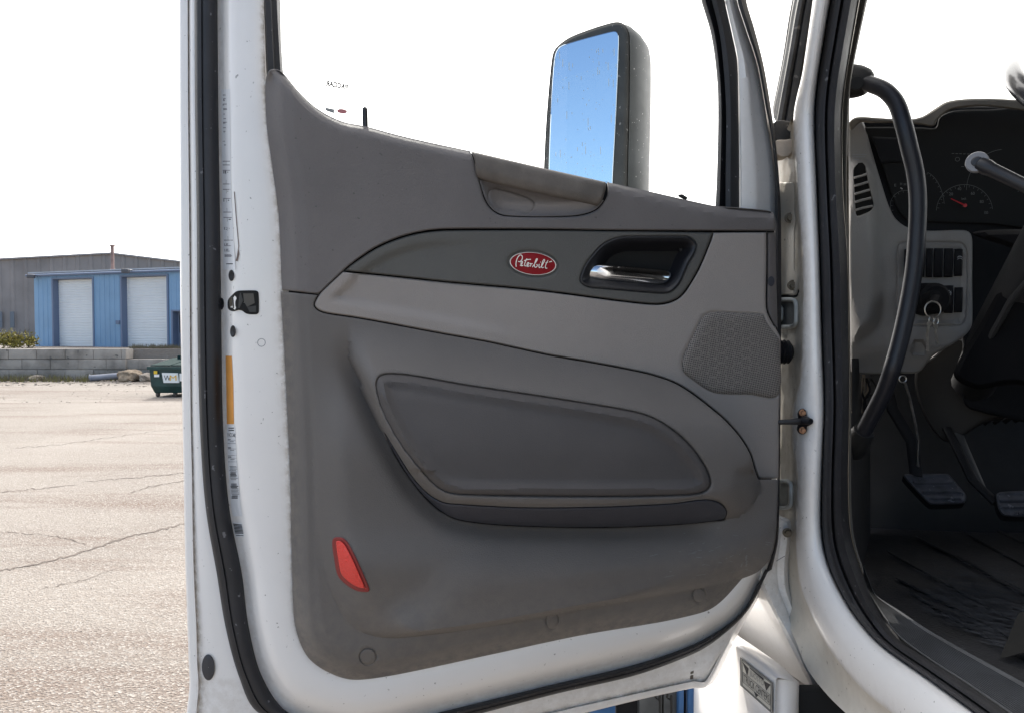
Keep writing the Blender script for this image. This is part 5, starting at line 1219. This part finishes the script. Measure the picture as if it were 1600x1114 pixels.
sw(1465, 1474, 446, 489, YD-.004).build('rocker_switch', M_black, dash); sw(1475, 1490, 446, 490, YD-.004, icon=(1483, 458.5)).build('rocker_switch', [M_black, M_mark], dash); sw(1491, 1505, 449, 489, YD-.004).build('rocker_switch', M_black, dash)
# ignition lock
mb = MB(); c = onY(1446, 468, YD); mb.tube([c + Vector((0,.01,0)), c - Vector((0,.035,0)), c - Vector((0,.04,0))], [.033,.030,.024], 28); mb.tube([onY(1450,468,YD-.04), onY(1462,463,YD-.065)], [.014,.012], 16); ign = mb.build('ignition_lock', M_black, dash)
# key ring hanging from the ignition: a thing of its own
kr = empty('key_ring', onY(1457, 540, YD-.06), 'silver key ring with two keys and a black fob hanging from the ignition', 'keys')
YK = YD-.085
mb = MB(); P = ellipse(1457.5, 484, 12.6, 12.6, 0, 40); mb.tube([onY(x, y, YK) for x, y in P + P[:1]], .0012, 8, caps=False); P = ellipse(1457.5, 484.5, 12.2, 12.2, 0, 40); mb.tube([onY(x, y, YK-.002) for x, y in P + P[:1]], .0009, 8, caps=False); mb.build('ring', M_steel, kr)
mb = MB(); P = ellipse(1455.5, 500, 4, 4.4, 0, 20); mb.tube([onY(x, y, YK-.003) for x, y in P + P[:1]], .0011, 6, caps=False); P = ellipse(1462.5, 503, 3.6, 5.5, .3, 20); mb.tube([onY(x, y, YK-.001) for x, y in P + P[:1]], .0011, 6, caps=False); mb.build('link', M_steel, kr)
def key(pts, wd, o_):
    mb = MB(); q = cr(pts, False, 2); t_ = np.gradient(q, axis=0); t_ /= np.linalg.norm(t_, axis=1)[:, None]; nn = np.c_[-t_[:, 1], t_[:, 0]]*wd/2; k = len(q)
    tooth = np.array([1 + (.35 if i % 2 else -.2)*(i > k*.35) for i in range(k)])[:, None]
    A_ = [onY(*(p + e*tt), YK-o_) for p, e, tt in zip(q, nn, tooth)]; B_ = [onY(*(p - e), YK-o_) for p, e in zip(q, nn)]; th = Vector((0, .0016, 0))
    mb.add(A_ + B_ + [p+th for p in A_] + [p+th for p in B_], [[i, i+1, k+i+1, k+i] for i in range(k-1)] + [[2*k+i, 3*k+i, 3*k+i+1, 2*k+i+1] for i in range(k-1)] + [[i, 2*k+i, 2*k+i+1, i+1] for i in range(k-1)] + [[k+i, k+i+1, 3*k+i+1, 3*k+i] for i in range(k-1)])
    mb.disc(onY(*pts[0], YK-o_), Vector((0,-1,0)), .0045, .002, 14); mb.build('key', M_steel, kr)
key([(1451.5,506),(1450,518),(1449.5,532),(1449.8,549)], 3.6, .003); key([(1461.5,510),(1463,522),(1465.5,537)], 3.4, .001)
mb = MB(); mb.tube([onY(1462,463,YD-.066), onY(1458,471,YD-.078), onY(1455,476,YK)], [.007,.008,.004], 10, flat=.5); mb.build('fob', M_black, kr)
# instrument cluster: lens recess, dials
cl_ = MB()
YC = YD + .002
gc = relief('gauge_cluster', [(1352,200),(1440,200),(1462,200),(1468,184),(1490,174),(1540,172),(1700,178),(1700,350),(1540,350),(1450,347),(1420,345),(1404,330),(1392,302),(1372,240),(1356,212)], YC, M_hole, dash, lambda V: 0*V[:, 0], sp=18, edge=3, drop=.004)
mb = MB(); pj = lambda o_: (lambda x, y: onY(x, y, YC-o_))
def arc(cx_, cy_, rx, ry, a0, a1, wd, mi, o_=.003, rot=0):
    n = 26; P = []
    for i in range(n+1):
        a = R(a0 + (a1-a0)*i/n); X, Y_ = rx*math.cos(a), -ry*math.sin(a); P.append((cx_ + X*math.cos(rot) - Y_*math.sin(rot), cy_ + X*math.sin(rot) + Y_*math.cos(rot)))
    ribbon(mb, None, P, wd, mi, proj=pj(o_))
def ticks(cx_, cy_, rx, ry, a0, a1, n, ln, wd, mi):
    for i in range(n):
        a = R(a0 + (a1-a0)*i/(n-1)); c_, s_ = math.cos(a), math.sin(a)
        ribbon(mb, None, [(cx_+rx*c_, cy_-ry*s_), (cx_+(rx-ln)*c_, cy_-(ry-ln)*s_)], wd, mi, proj=pj(.0032))
arc(1507, 331, 44, 42, 5, 178, .55, 1); ticks(1507, 331, 43, 41, 8, 172, 17, 3.2, .5, 1)
arc(1415, 322, 24, 24, 20, 200, .5, 1); ticks(1415, 322, 23, 23, 20, 200, 10, 2.5, .5, 1)
arc(1440, 330, 36, 62, 10, 75, .5, 1); ticks(1440, 330, 35, 61, 12, 75, 8, 2.5, .5, 1); arc(1570, 300, 60, 66, 95, 178, .5, 1); arc(1580, 268, 30, 34, -70, 40, .9, 1)
for s_, x, y in (('20', 1486, 304), ('40', 1499, 296), ('60', 1520, 303), ('80', 1534, 316), ('100', 1541, 333)):
    lettering(mb, s_, ((x-3,y-2.6),(x+3,y-2.6),(x+3,y+2),(x-3,y+2)), pj(.0033), 1)
for s_, x, y, w_ in (('E', 1399, 290, 3), ('H', 1408, 288, 3), ('M', 1414, 289, 3.4), ('km/h', 1506, 311, 7), ('mph', 1506, 323, 6)):
    lettering(mb, s_, ((x-w_/2,y-2),(x+w_/2,y-2),(x+w_/2,y+2),(x-w_/2,y+2)), pj(.0033), 1)
mb.tube([pj(.006)(1410, 296), pj(.006)(1407, 294)], .0009, 6, 2)
for k in range(5): ribbon(mb, None, [(1487+k*6, 240.5+.2*k), (1491+k*6, 240.5+.2*k)], .7, 1, proj=pj(.0033))
for k in range(3): ribbon(mb, None, [(1502+k*6, 261), (1506+k*6, 261)], .7, 1, proj=pj(.0033))
ribbon(mb, None, ellipse(1496, 249.5, 3.4, 3, 0, 16), .6, 1, closed=True, proj=pj(.0033))
mb.build('gauge_dial', [M_hole, mat('dim_print', (.15,.155,.15), .6), M_mark], dash, smooth=False)
mb = MB(); mb.tube([pj(.008)(1486, 311), pj(.008)(1507, 321)], [.0008, .0016], 6); mb.tube([pj(.001)(1508, 321.5), pj(.010)(1508, 321.5)], .0035, 12); mb.build('gauge_needle', M_needle, dash)
# small display recess left of the handle
relief('display', [(1362,214),(1362,214),(1409,216),(1409,216),(1411,254),(1411,254),(1378,256),(1376,256)], YC-.006, M_black, dash, sp=10, edge=3, drop=.006)
# column shroud and knee panels
relief('column_shroud', [(1519,365),(1620,360),(1760,380),(1760,700),(1600,603),(1530,608),(1505,600),(1490,585),(1500,560),(1535,500),(1560,450),(1600,400)], 1.36, mat('shroud_black', (.006,.006,.007), .85, spec=.1), dash, lambda V: .06*sm((V[:, 0]-1510)/120), sp=14, edge=8, drop=.03)
mb = MB(); mb.tube([onY(1655, 360, 1.25), onY(1560, 520, 1.42), onY(1520, 600, 1.55)], [.05,.045,.04], 16); mb.tube([onY(1640, 400, 1.22), onY(1580, 470, 1.30), onY(1530, 560, 1.38)], [.006,.006,.006], 8); mb.build('steering_column', M_dark, dash)
relief('knee_panel', [(1430,583),(1458,556),(1500,530),(1560,600),(1700,600),(1700,660),(1600,650),(1540,660),(1480,690),(1440,640)], 1.60, mat('knee_grey', (.028,.025,.023), .7, var=.3, vscale=8), dash, lambda V: .02*np.sin(V[:, 0]/40), sp=12)
mb = MB(); q = [(1330,583),(1430,583),(1440,700),(1330,700)]
for i in range(9):
    x0_, y0_ = random.uniform(1338,1362), 590; P = cr([(x0_, y0_), (x0_+random.uniform(-8,10), 610), (x0_+random.uniform(-12,12), 625), (x0_+random.uniform(-14,8), 645)], False, 5); mb.tube([onY(*p, 1.56+.01*i) for p in P], .0022, 6, i % 2)
mb.build('wire_loom', [M_black, mat('wire_tan', (.16,.13,.10), .6)], dash)
# hood release pull with cable
mb = MB(); P = ellipse(1410.5, 592, 5.6, 5.2, 0, 20); mb.tube([onY(x, y, 1.47) for x, y in P + P[:1]], .0013, 6, caps=False); mb.tube([onY(1414,598,1.47), onY(1421,620,1.48), onY(1431,665,1.5), onY(1435,688,1.51), onY(1434,715,1.52), onY(1435,738,1.53)], [.0028,.0026,.0024,.0012,.0012,.003], 8); mb.build('release_cable', M_steel, dash)
# pedals
def pedal(name, out, Y, tilt_, armp, lab=None):
    mb = MB(); oc = cr(out, True, 4); cy_ = oc[:, 1].mean()
    pj_ = lambda x, y, h: onY(x, y, Y - tilt_*(y-cy_)/40 - h)
    v, f, d = patch(out, lambda V: .0022*np.sign(np.sin(V[:, 1]/2.2))*(sdist(V, oc) > 5), pj_, sp=3.5, edge=2.5, drop=.01, gap=0); mb.add(v, f, 0)
    n = len(oc); r0 = [pj_(*p, -.008) for p in oc]; mb.add(r0 + [p + Vector((.004, .012, -.012)) for p in r0], [[i, (i+1) % n, n+(i+1) % n, n+i] for i in range(n)], 1)
    mb.tube([onY(*p, Yp) for p, Yp in armp], [.012]*len(armp), 10, 1, flat=.6); return mb.build(name, [mat('pedal_rubber', (.06,.062,.075), .6, var=.5, vscale=40, speck=.05, speckcol=(.13,.13,.15), speckscale=80), M_black], truck)
pedal('clutch_pedal', [(1411,743),(1416,740),(1450,739.5),(1480,739.5),(1486,744),(1508,770),(1510,778),(1507,785),(1495,787),(1456,788),(1449,784),(1430,765)], 1.50, .035, [((1432,745),1.52),((1425,690),1.56),((1395,640),1.60),((1385,600),1.62)])
pedal('brake_pedal', [(1556,773),(1562,768),(1600,766),(1660,766),(1665,800),(1640,806),(1570,806),(1560,795)], 1.46, .03, [((1556,785),1.48),((1520,750),1.52),((1496,700),1.56),((1480,670),1.6)])
mb = MB(); mb.tube([onY(1540,775,1.50), onY(1520,735,1.55), onY(1500,690,1.6), onY(1492,668,1.62)], [.008,.012,.013,.013], 10, flat=.5); mb.build('pedal_arm', mat('arm_grey', (.06,.06,.06), .5), truck)
mb = MB()
for k in range(7): mb.tube([onY(1505+k*16, 664-k*1.2, 1.62), onY(1530+k*16, 646-k*1.5, 1.62)], .005, 6)
mb.build('floor_vent', M_black, truck)
# grab handle with bosses
mb = MB(); gh = cr([(1344,128),(1362,133),(1384,143),(1401,163),(1412,196),(1421,232),(1430,270),(1434,310),(1433,360),(1428,420),(1418,480),(1403,545),(1384,605),(1362,650),(1346,680)], False, 8)
n = len(gh); Yh_ = [1.36 - .07*math.sin(math.pi*min(1, i/(n*.5)) if i < n*.25 else math.pi/2*1.0)*1 if i < n*.8 else 1.36 - .07*(1-(i/n-.8)/.2) for i in range(n)]
mb.tube([onY(*p, y) for p, y in zip(gh, Yh_)], [.0140 + 0*i for i in range(n)], 22, 0)
gbar = mb.build('grab_handle', mat('grab_black_rubber', (.018,.019,.026), .42, var=.2, vscale=30, bump=.25, bscale=500), truck)
mb = MB(); mb.tube([onY(1330,128,1.39), onY(1340,128,1.375), onY(1350,129,1.36), onY(1358,131,1.355)], [.030,.028,.024,.018], 24); mb.disc(onY(1338,131,1.345), Vector((-.2,-1,0)), .012, .003, 20); mb.build('handle_boss', M_dark, gbar)
mb = MB(); mb.tube([onY(1350,672,1.35), onY(1340,690,1.37), onY(1333,700,1.39)], [.018,.023,.024], 20); mb.build('handle_boss', M_dark, gbar)
# inner pillar trim
pt = [(1372,TE),(1400,TE),(1352,0),(1340,60),(1334,103),(1327,157),(1326,200),(1325,240),(1318,246),(1315,200),(1318,129),(1324,86),(1336,0)]
relief('pillar_trim', [(1372,TE),(1372,TE),(1402,TE),(1402,TE),(1352,0),(1341,60),(1334,103),(1328,150),(1327,200),(1326,246),(1326,246),(1314,248),(1314,248),(1315,183),(1318,129),(1323,86),(1336,0)], 1.375, M_taupe, truck, sp=8, edge=3)
# stalk and steering wheel
mb = MB(); k0, k1 = onY(1531, 257, 1.12), onY(1620, 300, 1.06); d_ = (k1-k0).normalized()
mb.tube([k0 - d_*.004, k0, k0 + d_*.012, k0 + d_*.02, k0 + d_*.05, k1, k1 + d_*.06], [.006,.0105,.0115,.0100,.0095,.009,.009], 20, 0); mb.disc(k0 - d_*.004, Vector((-.62,-.76,.15)), .0155, .006, 24, 1); mb.disc(k0 - d_*.004 + Vector((-.62,-.76,.15))*.0062, Vector((-.62,-.76,.15)), .0075, .0015, 20, 0); mb.build('turn_stalk', [M_cup, mat('stalk_grey', (.19,.19,.20), .45)], truck)
mb = MB(); cw = onY(1858, 166, 1.08); Rw = .225; e1 = Vector((1, .02, -.05)).normalized(); nrmw = Vector((0, -.62, .78)).normalized(); e2 = nrmw.cross(e1).normalized()
pts = [cw + e1*Rw*math.cos(a) + e2*Rw*math.sin(a) for a in [2*math.pi*i/72 for i in range(73)]]; mb.tube(pts, .0155, 18, caps=False)
for a in (.6, 2.5, 4.7): mb.tube([cw, cw + (e1*math.cos(a)+e2*math.sin(a))*Rw*.97], [.02, .012], 10, flat=.6)
mb.disc(cw, nrmw, .07, .02, 30); mb.build('steering_wheel', mat('wheel_leather', (.03,.03,.035), .25, coat=.4), truck)
# windshield and hood
mb = MB(); mb.add([(.70, 1.95, 2.14), (2.8, 1.95, 2.14), (2.75, 1.6, 3.03), (.72, 1.6, 3.03)], [[0,1,2,3]]); mb.build('windshield', M_glass, truck, smooth=False)
mb = MB(); vs = []; sec = [(1.95, .66, 2.85, 2.06), (2.4, .78, 2.75, 2.02), (3.2, .9, 2.6, 1.92), (3.9, .98, 2.5, 1.78), (4.2, 1.1, 2.4, 1.5), (4.25, 1.15, 2.35, .8)]
for Y, xa, xb, z in sec:
    for k in range(17):
        a = math.pi*k/16; xm_ = (xa+xb)/2; hw = (xb-xa)/2; cx_ = math.copysign(abs(math.cos(a))**.35, math.cos(a)); vs.append((xm_ - hw*cx_, Y, .9 + (z-.9)*abs(math.sin(a))**.35))
mb.add(vs, [[r*17+i, r*17+i+1, (r+1)*17+i+1, (r+1)*17+i] for r in range(5) for i in range(16)]); mb.build('hood', M_white, truck, ang=60)
for cx_ in (.74, 2.70):
    mb = MB(); mb.tube([(cx_-.16, 3.1, .52), (cx_-.13, 3.1, .52), (cx_+.13, 3.1, .52), (cx_+.16, 3.1, .52)], [.44,.52,.52,.44], 40); wheel = mb.build('wheel', M_rub, truck)
    mb = MB(); mb.disc(Vector((cx_ + (-.162 if cx_ < 1 else .162), 3.1, .52)), Vector((-1 if cx_ < 1 else 1, 0, 0)), .28, .02, 32); mb.build('rim', M_steel, wheel)
